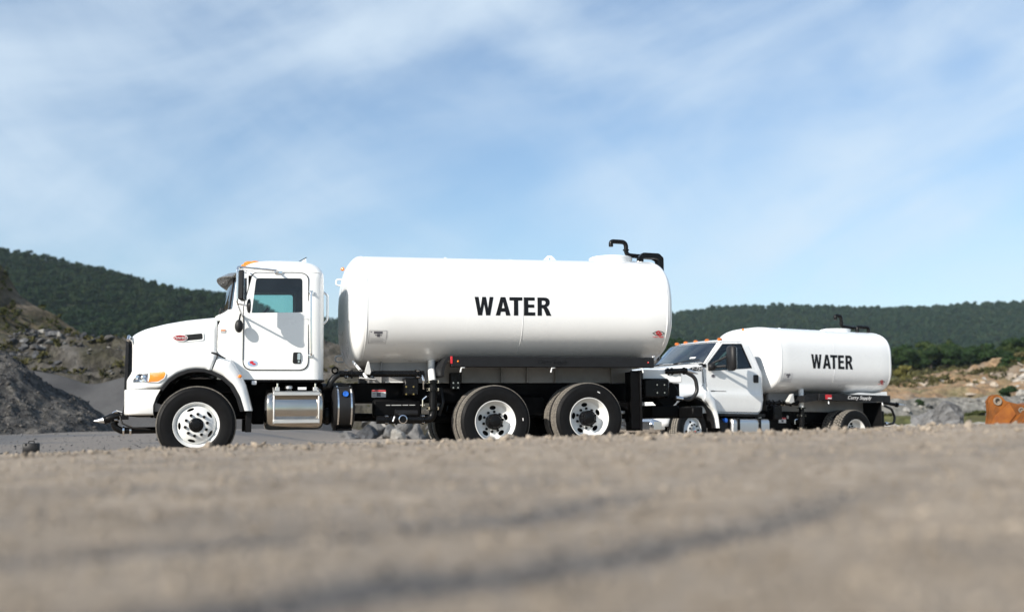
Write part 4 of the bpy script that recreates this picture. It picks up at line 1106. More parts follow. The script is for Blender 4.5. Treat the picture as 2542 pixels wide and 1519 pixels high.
def c2ring(z, ins=0.0):
    xs, xc, xb, yn = c2dims(z); xs += ins; xc += ins; xb -= ins; yn += ins; rc = .09; rf = .03; near = []
    for k in range(F2):
        t = k / (F2 - 1); near.append((xc + (xs - xc) * t ** 2.3, Y2 + (yn + rf - Y2) * t, z))
    near.append((xs + rf * .3, yn + rf * .3, z))
    for k in range(S2 + 1): near.append((xs + rf + (xb - rc - xs - rf) * k / S2, yn, z))
    for a in (30, 60, 90): near.append((xb - rc + rc * math.sin(R(a)), yn + rc * (1 - math.cos(R(a))), z))
    for t in (.4, .75, 1.0): near.append((xb, yn + rc + (Y2 - yn - rc) * t, z))
    return near + [(x, 2 * Y2 - y, zz) for x, y, zz in near[1:-1]][::-1]
def c2mesh(ins):
    zz = [z for z in Z2 if not ins or z < 2.53]
    rs_ = [c2ring(z, ins) for z in zz]; k = len(rs_[0]); mb = MB(); mb.v = [p for r_ in rs_ for p in r_]; gl_ = {'windshield': [], 'rear': []}
    for i in range(len(rs_) - 1):
        zm = (zz[i] + zz[i + 1]) / 2
        for j in range(k):
            a = i * k + j; b = i * k + (j + 1) % k; q = (a, b, b + k, a + k)
            cx = sum(mb.v[t][0] for t in q) / 4; cy = sum(mb.v[t][1] for t in q) / 4; jj = min(j, k - 1 - j)
            if 1.98 < zm < 2.47 and jj < F2 - 1: gl_['windshield'].append(q); continue
            if (cy < .36 or cy > 2 * Y2 - .36) and in_poly(cx, zm, W2hole): continue
            if 1.87 < zm < 2.40 and cx > 1.7 and .46 < cy < 1.90 : gl_['rear'].append(q); continue
            mb.f.append(q)
    mb.f.append(tuple(range((len(rs_) - 1) * k, len(rs_) * k)))
    if ins: mb.f.append(tuple(range(k)))
    return mb, gl_
cm2, gl2 = c2mesh(0)
cab2 = cm2.build('cab', 'white_paint', T2, ang=50, fix=False)
bm_ = bmesh.new(); bm_.from_mesh(cab2.data); bmesh.ops.recalc_face_normals(bm_, faces=bm_.faces); bm_.to_mesh(cab2.data); bm_.free()
li2, _ = c2mesh(.03); li2.build('cab_lining', 'interior', T2, ang=50)
for nm, key in (('windshield', 'windshield'), ('rear_window', 'rear')):
    mb = MB(); mb.v = list(cm2.v); mb.f = gl2[key]; me = mb.mesh(nm, 'glass_shield' if key == 'windshield' else 'glass_teal', ang=60)
    bm_ = bmesh.new(); bm_.from_mesh(me); bmesh.ops.delete(bm_, geom=[v for v in bm_.verts if not v.link_faces], context='VERTS'); bm_.to_mesh(me); bm_.free()
    inst(me, nm, T2)
a_ = c2ring(1.98)[:F2]; b_ = c2ring(2.475)[:F2]
fa = a_[::-1] + mir2(a_[1:]); fb_ = b_[::-1] + mir2(b_[1:])
MB().tube(fa + fb_[::-1] + [fa[0]], .012, 6).build('windshield_seal', 'black_plastic', T2)
cw = []
for t in range(9):
    y = .20 + (2.16 - .20) * t / 8; e = 1 - ((t - 4) / 4) ** 2; q = .42 - .40 * e
    cw.append([(q - .16, y, 1.90), (q - .15, y, 1.955), (q - .02, y, 1.972), (q + .03, y, 1.965), (q + .03, y, 1.90)])
MB().loft(cw, cap0=True, cap1=True).build('cowl', 'black_plastic', T2, ang=60)
for y in (.55, 1.25): MB().tube([(.12 - .05, y + .3, 1.985), (.16, y, 2.03), (.26 + (.1 if y < .8 else 0), y - .25, 2.06)], .012, 6).build('wiper', 'black_plastic', T2)
def ws2(y, z):
    xs, xc, xb, yn = c2dims(z); t = (Y2 - y) / (Y2 - yn - .03); return xc + (xs - xc) * max(0, t) ** 2.3
MB().loft([[(ws2(y, z) - .012, y, z) for y in (.50, .56, .62)] for z in (2.10, 2.135)], closed=False).build('windshield_sticker', 'white_decal', T2)
D2 = rpoly([(.50, .955, .05), (.452, 1.50), (.442, 1.97, .04), (.985, 2.475, .07), (1.575, 2.500, .04), (1.80, 1.93), (1.985, 1.60, .06), (2.0, 1.22), (1.925, .955, .10)], 5)
def d2y(b): return interp(b, [.915, 1.0, 1.25, 1.33, 1.42, 1.85, 2.43, 2.485, 2.51], [.213, .193, .176, .176, .193, .193, .303, .331, .362])
for far in (0, 1):
    def df2(a, b, t):
        y = d2y(b) + t; return (a, 2 * Y2 - y if far else y, b)
    ex2 = [(.52 + 1.42 * i / 7, z) for i in range(8) for z in (1.0, 1.1, 1.2, 1.25, 1.29, 1.33, 1.37, 1.42, 1.5, 1.6, 1.7, 1.8)] + [(1.62 + .01 * i, 2.4 - .06 * i) for i in range(6)] + [(.50, 2.0), (.6, 2.09), (.75, 2.23), (.9, 2.37)]
    dr = MB().sheet(D2, [W2r], df2, 0, .011, [p for p in ex2 if in_poly(p[0], p[1], D2)]).build('door', 'white_paint', T2, ang=28)
    def grow(rg, q, c): return [(c[0] + (p[0] - c[0]) * q, c[1] + (p[1] - c[1]) * q) for p in rg]
    MB().sheet(grow(D2, 1.010, (1.25, 1.7)), [grow(D2, .985, (1.25, 1.7))], df2, .005, .010, [p for p in ex2 if False]).build('door_seal', 'black_plastic', dr, ang=28)
    MB().sheet(grow(W2r, 1.03, (1.1, 2.1)), [grow(W2r, .985, (1.1, 2.1))], df2, -.003, .012).build('window_seal', 'black_plastic', dr, ang=28)
    MB().sheet(W2r, [], df2, .010, None).build('window_glass', 'glass_teal', dr)
    if far: continue
    hd = MB().sheet(rpoly([(1.765, 1.60, .03), (1.765, 1.775, .03), (1.905, 1.775, .03), (1.90, 1.60, .03)], 4), [], df2, -.016, .004).build('door_handle', 'black_plastic', dr)
    MB().ball((.632, .192, 1.717), .075, .004, .048, 16, 8).build('oval_decal', 'white_decal', dr)
    MB().ball((.632, .189, 1.717), .05, .004, .034, 16, 8).build('decal_field', 'grey_print', dr)
    MB().box(.56, .985, .186, .194, 1.378, 1.398, .002).build('side_badge', 'black_plastic', dr)
    MB().box(.555, .66, .184, .187, 1.376, 1.402, .001).build('badge_plate', 'black_plastic', dr)
bd = MB().sheet([(-.085, 1.825), (.05, 1.885), (.335, 1.910), (.335, 1.815), (.05, 1.808)], [], lambda a, b, t: (a, hood2_y(a, b) + t, b), -.008, .004).build('fender_badge', 'black_plastic', T2)
text_part('lettering', 'F-750', .100, bd, flank(.185, hood2_y(.185, 1.858) - .010, 1.858), 'white_decal', .1, 1.25)
MB().ball((.30, .165, 1.46), .03, .012, .016, 10, 6).build('marker_lamp', 'amber', T2)
MB().tube([(.335, .17, 1.80), (.345, .172, 1.65), (.35, .16, 1.55)], .007, 6).build('panel_gap', 'black_plastic', T2)
MB().tube([(.345, .17, 1.52), (.29, .165, 1.49), (.27, .10, 1.35)], .006, 6).build('panel_gap', 'black_plastic', T2)
for k, y in enumerate((.42, .80, 1.18, 1.56, 1.94)):
    e = 1 - ((y - Y2) / .8) ** 2
    MB().ball((1.03 - .06 * e, y, 2.540), .065, .045, .036, 12, 6).build('roof_marker', 'amber_dark', T2)
for far in (0, 1):
    def my(y): return 2 * Y2 - y if far else y
    ma = MB().tube([(.60, my(.20), 1.90), (.78, my(-.06), 1.92)], .03, 8).build('mirror_arm', 'black_plastic', T2)
    MB().tube([(.62, my(.20), 1.98), (.80, my(-.06), 2.12)], .025, 8).build('mirror_brace', 'black_plastic', ma)
    Mh = Matrix.Translation((.83, my(-.20), 2.085)) @ Matrix.Rotation(R(-14 if not far else 14), 4, 'Z')
    hd = MB().box(-.08, .06, -.15, .15, -.272, .272, .05, Mh).build('mirror_head', 'black_plastic', T2, ang=60)
    MB().box(.052, .060, -.115, .115, -.22, .22, .002, Mh).build('mirror_glass', 'chrome', hd)
    MB().ball((.56, my(.13), 1.905), .10, .07, .085, 16, 10).build('spot_mirror', 'black_plastic', T2)
# inside
MB().box(.36, .72, .30, 2.06, 1.4, 1.90, .06).build('dashboard', 'interior', T2)
for y in (.66, 1.70):
    se = MB().box(1.15, 1.68, y - .25, y + .25, 1.25, 1.48, .06).build('seat', 'seat_cloth', T2)
    MB().box(1.58, 1.78, y - .24, y + .24, 1.45, 1.84, .07).build('seat_back', 'seat_cloth', se)
    MB().ball((1.68, y, 1.96), .05, .12, .09, 14, 8).build('headrest', 'seat_cloth', se)
M2 = Matrix.Translation((.88, .66, 1.86)) @ Matrix.Rotation(R(-55), 4, 'Y')
MB().tube([M2 @ Vector((.2 * math.cos(t), .2 * math.sin(t), 0)) for t in (2 * math.pi * k / 24 for k in range(25))], .017, 8, cap=False).build('steering_wheel', 'black_plastic', T2)
MB().box(.45, 1.95, .25, 2.11, .93, .96).build('cab_floor', 'interior', T2)
# running board, fuel tank, fluid tank
MB().box(.74, 2.05, .14, .42, .855, .915, .01).build('running_board', 'charcoal', T2)
fr = []
for x, s in ((1.06, .6), (1.065, .9), (1.09, 1.0), (2.12, 1.0), (2.145, .9), (2.15, .6)):
    fr.append([(x, .40 + .30 * s * math.copysign(abs(math.cos(t)) ** .35, math.cos(t)), .60 + .215 * s * math.copysign(abs(math.sin(t)) ** .35, math.sin(t))) for t in (2 * math.pi * (k + .5) / 40 for k in range(40))])
fu = MB().loft(fr, cap0=True, cap1=True).build('fuel_tank', 'aluminium', T2, ang=40)
for x in (1.24, 1.84): MB().box(x - .04, x + .04, .092, .71, .38, .822, .006).build('strap', 'black_metal', fu)
MB().ball((1.98, .30, .84), .07, .07, .05, 14, 8).build('fuel_cap', 'aluminium', fu)
dt = MB().box(.74, 1.02, .15, .60, .42, .80, .05).build('fluid_tank', 'black_plastic', T2)
MB().lathe([(.10, .002), (.105, .045), (.14, .05), (.18, .05)], c=(.90, 0, .765), ax='y', n=18).build('filler_cap', 'blue_cap', dt)
# chassis
for y in (.78, 1.58): MB().box(-.9, 6.3, y - .04, y + .04, .74, .995, .008).build('frame_rail', 'black_frame', T2)
for x in (.6, 2.3, 3.4, 5.6, 6.2): MB().box(x - .05, x + .05, .82, 1.54, .78, .98).build('cross_member', 'black_frame', T2)
MB().box(-.6, .7, .6, 1.76, .55, 1.3, .08).build('engine', 'black_frame', T2)
MB().cyl((-.10, .25, .527), (-.10, 2.11, .527), .06).build('front_axle', 'black_frame', T2)
MB().cyl((4.67, .3, .527), (4.67, 2.06, .527), .09).build('rear_axle', 'black_frame', T2)
for y in (.72, 1.64): MB().tube([(4.0, y, .72), (4.67, y, .64), (5.3, y, .72)], .05, 8).build('leaf_spring', 'black_frame', T2)
wheel(T2, (-.10, 0, .527), 'front', steer=R(14), red=True, slot='disc_steer')
wheel(T2, (-.10, 2.36, .527), 'front', far=True, steer=R(14), red=True, slot='disc_steer')
wheel(T2, (4.67, 0, .527), 'rear', lug=True)
wheel(T2, (4.67, 2.36, .527), 'rear', far=True, lug=True)
# tank
tank2, surf2, top2 = make_tank(T2, 2.47, 5.93, 2.175, 1.13, .765, Y2, .22, .18, .012, 4.10, 3.3)
letters(tank2, 3.37, 4.68, 1.975, 2.295, surf2, .012)
tank_decal(tank2, surf2, 2.56, 2.81, 1.64, 1.83)
tank_logo(tank2, surf2, 5.69, 1.72, .22)
lift_lug(tank2, 3.50, 1.18, top2(3.5), .16, .06); lift_lug(tank2, 5.05, 1.18, top2(5.05), .18, .10)
MB().ball((2.36, 1.18, 2.88), .03, .03, .03, 8, 6).build('marker_lamp', 'amber', tank2)
zt = top2(5.3)
ht = MB().lathe([(zt - .05, .36), (zt + .055, .36), (zt + .06, .37), (zt + .075, .37), (zt + .085, .35), (zt + .09, .002)], c=(5.33, 1.2, 0), ax='z', n=44).build('hatch', 'white_tank', tank2)
gp = MB().tube(fillet([(5.33, 1.18, 3.28), (5.33, 1.18, 3.39), (5.53, 1.18, 3.385), (5.53, 1.18, 3.13), (6.02, 1.18, 3.11), (6.06, 1.18, 3.07), (6.06, 1.18, 2.9)], .08, 6), .045, 14).build('overfill_pipe', 'black_metal', tank2)
MB().lathe([(3.19, .045), (3.19, .06), (3.215, .06), (3.215, .045)], c=(5.53, 1.18, 0), ax='z', n=18).build('pipe_coupling', 'black_metal', gp)
MB().tube(fillet([(5.72, .85, 2.92), (5.72, .85, 3.10), (6.10, .85, 3.10), (6.10, .85, 2.80)], .06, 5), .045, 12).build('fill_pipe', 'black_metal', tank2)
for y in (.66, 1.62): MB().box(2.62, 6.1, y, y + .08, .998, 1.42, .006).build('tank_sill', 'sill_shade_grey', T2)
fb2 = MB().box(3.60, 5.90, .06, .18, 1.245, 1.400, .008).build('side_fender', 'charcoal', T2)
MB().box(3.60, 5.90, .181, .66, 1.375, 1.398).build('fender_top', 'charcoal', fb2)
MB().sheet([(3.18, 1.19), (3.595, 1.245), (3.595, 1.40), (3.20, 1.345)], [], side, .10, .60).build('fender_apron', 'charcoal', fb2)
MB().sheet(rpoly([(4.80, 1.404), (5.05, 1.455, .05), (5.55, 1.44, .1), (5.90, 1.50, .03), (5.90, 1.404)], 4), [], side, .16, .62).build('tank_skirt', 'white_tank', T2)
MB().box(3.79, 3.975, .051, .0595, 1.275, 1.380, .001).build('reflector', 'red_decal', fb2)
MB().box(3.85, 3.97, .0485, .0508, 1.285, 1.31).build('reflector_band', 'white_decal', fb2)
text_part('lettering', 'Curry Supply', .115, fb2, flank(4.86, .0585, 1.325), 'white_decal', .35, 1.25)
for x in (3.90, 5.64): MB().tube([(x, .10, 1.245), (x, .085, 1.235), (x + .01, .08, 1.17)], .014, 6).build('fender_hook', 'white_tank', fb2)
dp = MB().tube([(3.33, .36, 1.5), (3.33, .36, 1.09)], .058, 16).build('drain_pipe', 'white_tank', T2)
pv = MB().tube([(3.33, .36, 1.09), (3.33, .36, .55)], .06, 14).build('suction_pipe', 'black_metal', T2)
for z in (1.07, .90, .62):
    MB().cyl((3.33, .36, z - .014), (3.33, .36, z + .014), .10, n=18).build('flange', 'black_metal', pv); bolt_heads('bolt', pv, (3.33, .36, z), 'z', .09, .02, 4)
sp = MB().tube([(2.33, .40, 1.172), (3.25, .40, 1.174)], .048, 14).build('spray_bar', 'black_metal', T2)
for x in (2.42, 2.52, 2.72, 2.80, 3.05):
    MB().cyl((x - .012, .40, 1.173), (x + .012, .40, 1.173), .068, n=16).build('coupling', 'black_metal', sp)
    bolt_heads('bolt', sp, (x, .40, 1.173), 'x', .06, .02, 4)
MB().add([(2.86, .20, 1.16), (2.97, .20, 1.20), (2.945, .2, 1.385), (2.90, .2, 1.37), (2.80, .2, 1.20), (2.86, .34, 1.16), (2.97, .34, 1.20), (2.945, .28, 1.385), (2.90, .28, 1.37), (2.80, .34, 1.20)], [(0, 1, 2, 3, 4), (5, 6, 7, 8, 9), (0, 1, 6, 5), (1, 2, 7, 6), (2, 3, 8, 7), (3, 4, 9, 8), (4, 0, 5, 9)]).build('spray_deflector', 'grey_primer', T2, bevel=.006)
MB().box(2.45, 2.70, .30, .55, .80, 1.12, .02).build('valve_box', 'black_metal', T2)
MB().box(2.3, 3.2, .55, .70, .50, .98, .02).build('pump_guard', 'black_frame', T2)
wp = MB().box(2.80, 3.02, .535, .545, .73, .85, .002).build('warning_sign', 'white_decal', T2)
MB().box(2.802, 3.018, .531, .5345, .815, .848).build('sign_header', 'red_decal', wp)
MB().box(2.88, 2.94, .531, .5345, .745, .80).build('sign_picture', 'grey_print', wp)
MB().box(3.05, 3.10, .535, .545, .83, .90).build('serial_plate', 'grey_primer', T2)
MB().tube(fillet([(3.16, .40, .70), (3.16, .40, .80), (3.22, .38, .82)], .02), .012, 6).build('drain_cock', 'chrome', T2)
for y0 in (.10, 1.68): MB().box(5.62, 5.64, y0, y0 + .6, .35, 1.24, .004).build('mud_flap', 'rubber', T2)
MB().box(5.70, 5.95, .50, 1.86, .55, 1.20, .02).build('rear_plate', 'black_frame', T2)
nz = MB().tube([(6.20, .55, 1.25), (6.62, .50, 1.20)], .042, 12).build('rear_spray_head', 'black_metal', T2)
MB().cyl((6.58, .50, 1.205), (6.62, .50, 1.20), .06, n=14).build('coupling', 'black_metal', nz)
MB().tube([(6.62, .50, 1.20), (6.72, .49, 1.20), (6.90, .48, 1.20)], [.036, .03, .008], 12).build('nozzle', 'aluminium', nz)
MB().tube(fillet([(6.20, .52, 1.17), (6.42, .5, 1.10), (6.52, .5, .90), (6.48, .5, .74), (6.25, .52, .73)], .14, 8), .030, 10).build('rear_hose', 'hose_rubber', T2)
MB().box(5.96, 6.15, .48, .8, .50, 1.05, .02).build('rear_pump', 'black_metal', T2)
MB().ball((6.22, .5, .74), .05, .05, .05).build('hose_fitting', 'chrome', T2)
MB().box(6.10, 6.3, .2, 2.16, .50, .66, .02).build('rear_bumper', 'black_frame', T2)
# ------------------------------------------------------------------ terrain helpers
def _hash(ix, iy, seed):
    h = (ix.astype(np.int64) * 374761393 + iy.astype(np.int64) * 668265263 + seed * 1274126177) & 0xFFFFFFFF
    h = ((h ^ (h >> 13)) * 1274126177) & 0xFFFFFFFF
    return ((h ^ (h >> 16)) & 0xFFFF) / 65535.0
def vnoise(x, y, seed=0):
    x = np.asarray(x, float); y = np.asarray(y, float)
    ix = np.floor(x); iy = np.floor(y); fx = x - ix; fy = y - iy
    fx = fx * fx * fx * (fx * (fx * 6 - 15) + 10); fy = fy * fy * fy * (fy * (fy * 6 - 15) + 10)
    a = _hash(ix, iy, seed); b = _hash(ix + 1, iy, seed); c = _hash(ix, iy + 1, seed); d = _hash(ix + 1, iy + 1, seed)
    return (a * (1 - fx) + b * fx) * (1 - fy) + (c * (1 - fx) + d * fx) * fy
def fbm(x, y, oct=5, seed=0, gain=.5, lac=2.03):
    s = 0; a = 1.0; tot = 0
    for o in range(oct):
        s = s + a * (vnoise(x, y, seed + o * 17) - .5); tot += a; a *= gain; x = x * lac + 13.7; y = y * lac + 7.1
    return s / tot * 2
def ss(a, b, x):
    t = np.clip((x - a) / (b - a), 0, 1); return t * t * (3 - 2 * t)
def grid_obj(name, X, Y, Z, m, kind='structure', attr=None, parent=None, ang=180):
    ny, nx = X.shape
    me = bpy.data.meshes.new(name)
    co = np.stack([X, Y, Z], -1).reshape(-1, 3)
    idx = np.arange(nx * ny).reshape(ny, nx)
    f = np.stack([idx[:-1, :-1], idx[:-1, 1:], idx[1:, 1:], idx[1:, :-1]], -1).reshape(-1, 4)
    me.vertices.add(len(co)); me.vertices.foreach_set('co', co.ravel())
    me.loops.add(f.size); me.loops.foreach_set('vertex_index', f.ravel().astype(np.int32))
    me.polygons.add(len(f)); me.polygons.foreach_set('loop_start', np.arange(0, f.size, 4, dtype=np.int32))
    me.update(calc_edges=True)
    me.polygons.foreach_set('use_smooth', np.ones(len(f), bool))
    if attr is not None:
        for k, v in attr.items():
            at = me.attributes.new(k, 'FLOAT', 'POINT'); at.data.foreach_set('value', np.asarray(v, np.float32).ravel())
    me.materials.append(MATS[m] if isinstance(m, str) else m)
    o = bpy.data.objects.new(name, me); COL.objects.link(o)
    if kind: o['kind'] = kind
    if parent is not None: o.parent = parent
    return o

def earth(name, stops, scale, detail=8, bump=.6, bscale=12, rough=.95, attr=None, acol=None, fine=None, dist=.0, bd=.05):
    """ground material: coloured noise ramp, fine speckle, real bump; attr mixes in a second colour"""
    m = bpy.data.materials.new(name); m.use_nodes = True; nt = m.node_tree; b = nt.nodes['Principled BSDF']
    b.inputs['Roughness'].default_value = rough; b.inputs['Specular IOR Level'].default_value = .25
    tc = N(nt, 'ShaderNodeTexCoord')
    nz = N(nt, 'ShaderNodeTexNoise', inp={'Scale': scale, 'Detail': detail, 'Roughness': .62, 'Distortion': dist})
    nt.links.new(tc.outputs['Object'], nz.inputs['Vector'])
    cr = N(nt, 'ShaderNodeValToRGB'); els = cr.color_ramp.elements
    while len(els) < len(stops): els.new(.5)
    for e, (p, c) in zip(els, stops): e.position = p; e.color = (*c, 1)
    nt.links.new(nz.outputs[0], cr.inputs[0]); col = cr.outputs[0]
    if fine:
        vo = N(nt, 'ShaderNodeTexVoronoi', inp={'Scale': fine[0]})
        nt.links.new(tc.outputs['Object'], vo.inputs['Vector'])
        mr = N(nt, 'ShaderNodeMapRange', inp={'To Min': 1 - fine[1], 'To Max': 1 + fine[1]})
        sp_ = N(nt, 'ShaderNodeSeparateColor'); nt.links.new(vo.outputs['Color'], sp_.inputs[0]); nt.links.new(sp_.outputs[0], mr.inputs[0])
        mx = N(nt, 'ShaderNodeMix', data_type='RGBA', blend_type='MULTIPLY'); mx.inputs['Factor'].default_value = 1
        nt.links.new(col, mx.inputs['A']); nt.links.new(mr.outputs[0], mx.inputs['B']); col = mx.outputs['Result']
    if attr:
        at = N(nt, 'ShaderNodeAttribute', attribute_name=attr)
        mx = N(nt, 'ShaderNodeMix', data_type='RGBA'); mx.inputs['B'].default_value = (*acol, 1)
        nt.links.new(at.outputs['Fac'], mx.inputs['Factor']); nt.links.new(col, mx.inputs['A']); col = mx.outputs['Result']
    nt.links.new(col, b.inputs['Base Color'])
    nb = N(nt, 'ShaderNodeTexNoise', inp={'Scale': bscale, 'Detail': 8.0, 'Roughness': .7})
    nt.links.new(tc.outputs['Object'], nb.inputs['Vector'])
    bp = N(nt, 'ShaderNodeBump', inp={'Strength': bump, 'Distance': bd}); nt.links.new(nb.outputs[0], bp.inputs['Height']); nt.links.new(bp.outputs[0], b.inputs['Normal'])
    MATS[name] = m; return m
TAN = [(.30, (.245, .200, .155)), (.46, (.335, .279, .220)), (.60, (.380, .318, .254)), (.75, (.45, .382, .310))]
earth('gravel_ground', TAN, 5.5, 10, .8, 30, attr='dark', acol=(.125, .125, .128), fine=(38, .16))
earth('pile_dark', [(.30, (.040, .040, .041)), (.5, (.074, .072, .070)), (.62, (.118, .111, .101)), (.78, (.19, .174, .150))], 1.9, 14, 1.0, 14, attr='tan', acol=(.19, .165, .135), fine=(9, .45), bd=.12)
earth('pile_smooth', [(.3, (.045, .0455, .048)), (.7, (.072, .072, .073))], .5, 8, .3, 22, fine=(24, .10))
earth('bank_earth', [(.28, (.034, .037, .021)), (.42, (.056, .053, .038)), (.55, (.080, .074, .065)), (.70, (.125, .120, .114)), (.84, (.22, .213, .20))], .42, 12, 1.0, 2.5, fine=(2.4, .35), bd=.4)
earth('slope_brown', [(.3, (.040, .045, .020)), (.5, (.085, .070, .045)), (.7, (.14, .115, .085))], .25, 10, .9, 1.5, fine=(1.8, .35), bd=.4)
earth('limestone', [(.28, (.075, .078, .070)), (.5, (.165, .162, .150)), (.72, (.28, .27, .25))], .8, 12, 1.0, 4, fine=(3.2, .25), bd=.25)
earth('orange_rock', [(.30, (.085, .085, .035)), (.42, (.20, .16, .095)), (.50, (.235, .155, .090)), (.60, (.20, .160, .120)), (.74, (.31, .27, .22))], .20, 12, 1.0, 1.2, fine=(1.1, .3), bd=.5)
earth('bench_grass', [(.30, (.045, .055, .018)), (.5, (.085, .085, .032)), (.7, (.15, .13, .068))], .12, 10, .8, 1.5, fine=(1.6, .3), bd=.3)
earth('hill_soil', [(.3, (.022, .033, .014)), (.7, (.050, .060, .026))], .03, 8, .8, .3, bd=1.0)
for k, (nm, c) in enumerate((('stone_grey', (.15, .15, .151)), ('stone_pale', (.30, .288, .265)), ('stone_tan', (.39, .328, .262)), ('stone_dark', (.075, .078, .085)), ('stone_pile', (.105, .100, .094)))):
    earth(nm, [(.3, tuple(q * .6 for q in c)), (.5, c), (.75, tuple(min(.7, q * 1.35) for q in c))], 1.6, 10, .9, 5, fine=(6, .2), bd=.15)

# ------------------------------------------------------------------ ground
u1 = (math.cos(R(15.5)), math.sin(R(15.5)))
def ground_z(x, y):
    x = np.asarray(x, float); y = np.asarray(y, float)
    lx = (x - 3.84) * math.cos(R(29)) + (y - 22.5) * math.sin(R(29))
    base = -(.236 + .0175 * np.clip(lx, -1, 8)) * ss(17.2, 21.0, y - .25 * np.clip(x, 0, 20)) * ss(-6, 2, x)
    base = base - .05 * ss(15, 24, y) * (1 - ss(-8, -2, x))
    base = base + .42 * ss(23, 33, y) * (1 - ss(-9, -5.5, x))
    l1 = (x + 4.19) * u1[0] + (y - 14.1) * u1[1]; m1_ = -(x + 4.19) * u1[1] + (y - 14.1) * u1[0]
    base = base + .042 * np.exp(-((l1 - 5.5) / .45) ** 2) * ss(-.8, -.2, m1_) * (1 - ss(2.7, 3.4, m1_))
    crest = .381 + .0195 * np.clip(x, -7, 7) + .006 * np.sin(x * 2.3 + .5)
    near = .285 + .010 * x
    up_ = near + (crest - near) * ss(0.6, 7.8, y)
    z = up_ + (base - up_) * ss(8.0, 12.8, y)
    z = np.where(y < .6, near, z)
    z = z * (1 - ss(9, 16, np.abs(x + .2 * 0)) * (y < 12)) + 0.0
    return z
RUTS = [[(-3.6, .95), (-1.5, 1.62), (-.80, 1.86), (-.20, 2.22), (.25, 2.75), (.62, 3.5), (1.4, 4.9), (2.6, 6.9)],
        [(-1.5, .55), (-.5, 1.05), (-.02, 1.55), (.42, 2.12), (1.0, 2.95), (1.85, 4.2), (2.9, 5.6), (4.2, 7.2)]]
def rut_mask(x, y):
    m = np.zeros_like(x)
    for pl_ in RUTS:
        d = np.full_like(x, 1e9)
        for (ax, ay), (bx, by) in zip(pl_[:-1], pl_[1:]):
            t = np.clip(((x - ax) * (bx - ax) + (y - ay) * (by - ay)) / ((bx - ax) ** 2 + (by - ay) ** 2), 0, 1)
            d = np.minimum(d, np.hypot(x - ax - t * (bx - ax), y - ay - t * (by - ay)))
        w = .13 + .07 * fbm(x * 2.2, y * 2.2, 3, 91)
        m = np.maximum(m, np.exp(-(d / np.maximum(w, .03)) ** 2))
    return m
def ax_(near, far, n1, n2, g):
    a = np.linspace(0, near, n1); b = near + (far - near) * (np.linspace(0, 1, n2 + 1)[1:] ** g); return np.concatenate([a, b])
xp = ax_(5.5, 900, 150, 70, 3.2); xs_ = np.concatenate([-xp[:0:-1], xp])
ya = np.linspace(-3, 1, 40); yb = np.linspace(1, 9, 240)[1:]; yc_ = np.linspace(9, 34, 120)[1:]; yd = 34 + (1600 - 34) * (np.linspace(0, 1, 61)[1:] ** 2.6)
ys_ = np.concatenate([ya, yb, yc_, yd])
GX, GY = np.meshgrid(xs_, ys_)
GZ = ground_z(GX, GY)
nearf = (1 - ss(8, 40, GY)); rm = rut_mask(GX, GY)
dk = rm * (.35 + .50 * np.clip(.5 + 2.2 * fbm(GX * 1.3, GY * 1.3, 4, 5), 0, 1)) * (GY < 9)  # ground colour goes darker along the wheel tracks
GZ = GZ + nearf * (.030 * fbm(GX * .9, GY * .9, 3, 3) * (GY < 5) + .010 * fbm(GX * 5, GY * 5, 3, 21) + .006 * fbm(GX * 14, GY * 14, 2, 33)) - .014 * rm * (1 - .6 * ss(2.3, 3.5, GY)) * (GY < 9)
mott = np.clip(fbm(GX * 1.5, GY * 2.4, 4, 77) * .9, 0, .30) * (GY < 11)
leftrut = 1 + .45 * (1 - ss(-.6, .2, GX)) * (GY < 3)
patch = np.clip(fbm(GX * .35, GY * .7, 4, 61) * 1.6 - .25, 0, 1) * ss(20, 30, GY)
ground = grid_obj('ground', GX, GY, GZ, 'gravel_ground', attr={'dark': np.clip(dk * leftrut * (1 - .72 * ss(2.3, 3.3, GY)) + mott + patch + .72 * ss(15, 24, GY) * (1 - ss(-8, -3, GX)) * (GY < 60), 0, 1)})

# loose stones on the near ground: far too many to count, one object
def stone_proto(seed, sub=1, hard=False):
    bm = bmesh.new(); bmesh.ops.create_icosphere(bm, subdivisions=sub, radius=1.0)
    rnd = random.Random(seed)
    sc = (rnd.uniform(.8, 1.3), rnd.uniform(.7, 1.1), rnd.uniform(.5, .85))
    cuts = [(Vector((rnd.gauss(0, 1), rnd.gauss(0, 1), rnd.gauss(0, 1))).normalized(), rnd.uniform(.25, .6) if hard else rnd.uniform(.45, .8)) for _ in range(9 if hard else (7 if sub > 1 else 3))]
    for v in bm.verts:
        p = v.co.copy()
        for n_, d_ in cuts:
            q = p.dot(n_)
            if q > d_: p -= n_ * (q - d_) * .9
        v.co = Vector((p.x * sc[0], p.y * sc[1], p.z * sc[2])) * rnd.uniform(.93, 1.07)
    v = np.array([tuple(q.co) for q in bm.verts]); f = np.array([[q.index for q in t.verts] for t in bm.faces]); bm.free(); return v, f
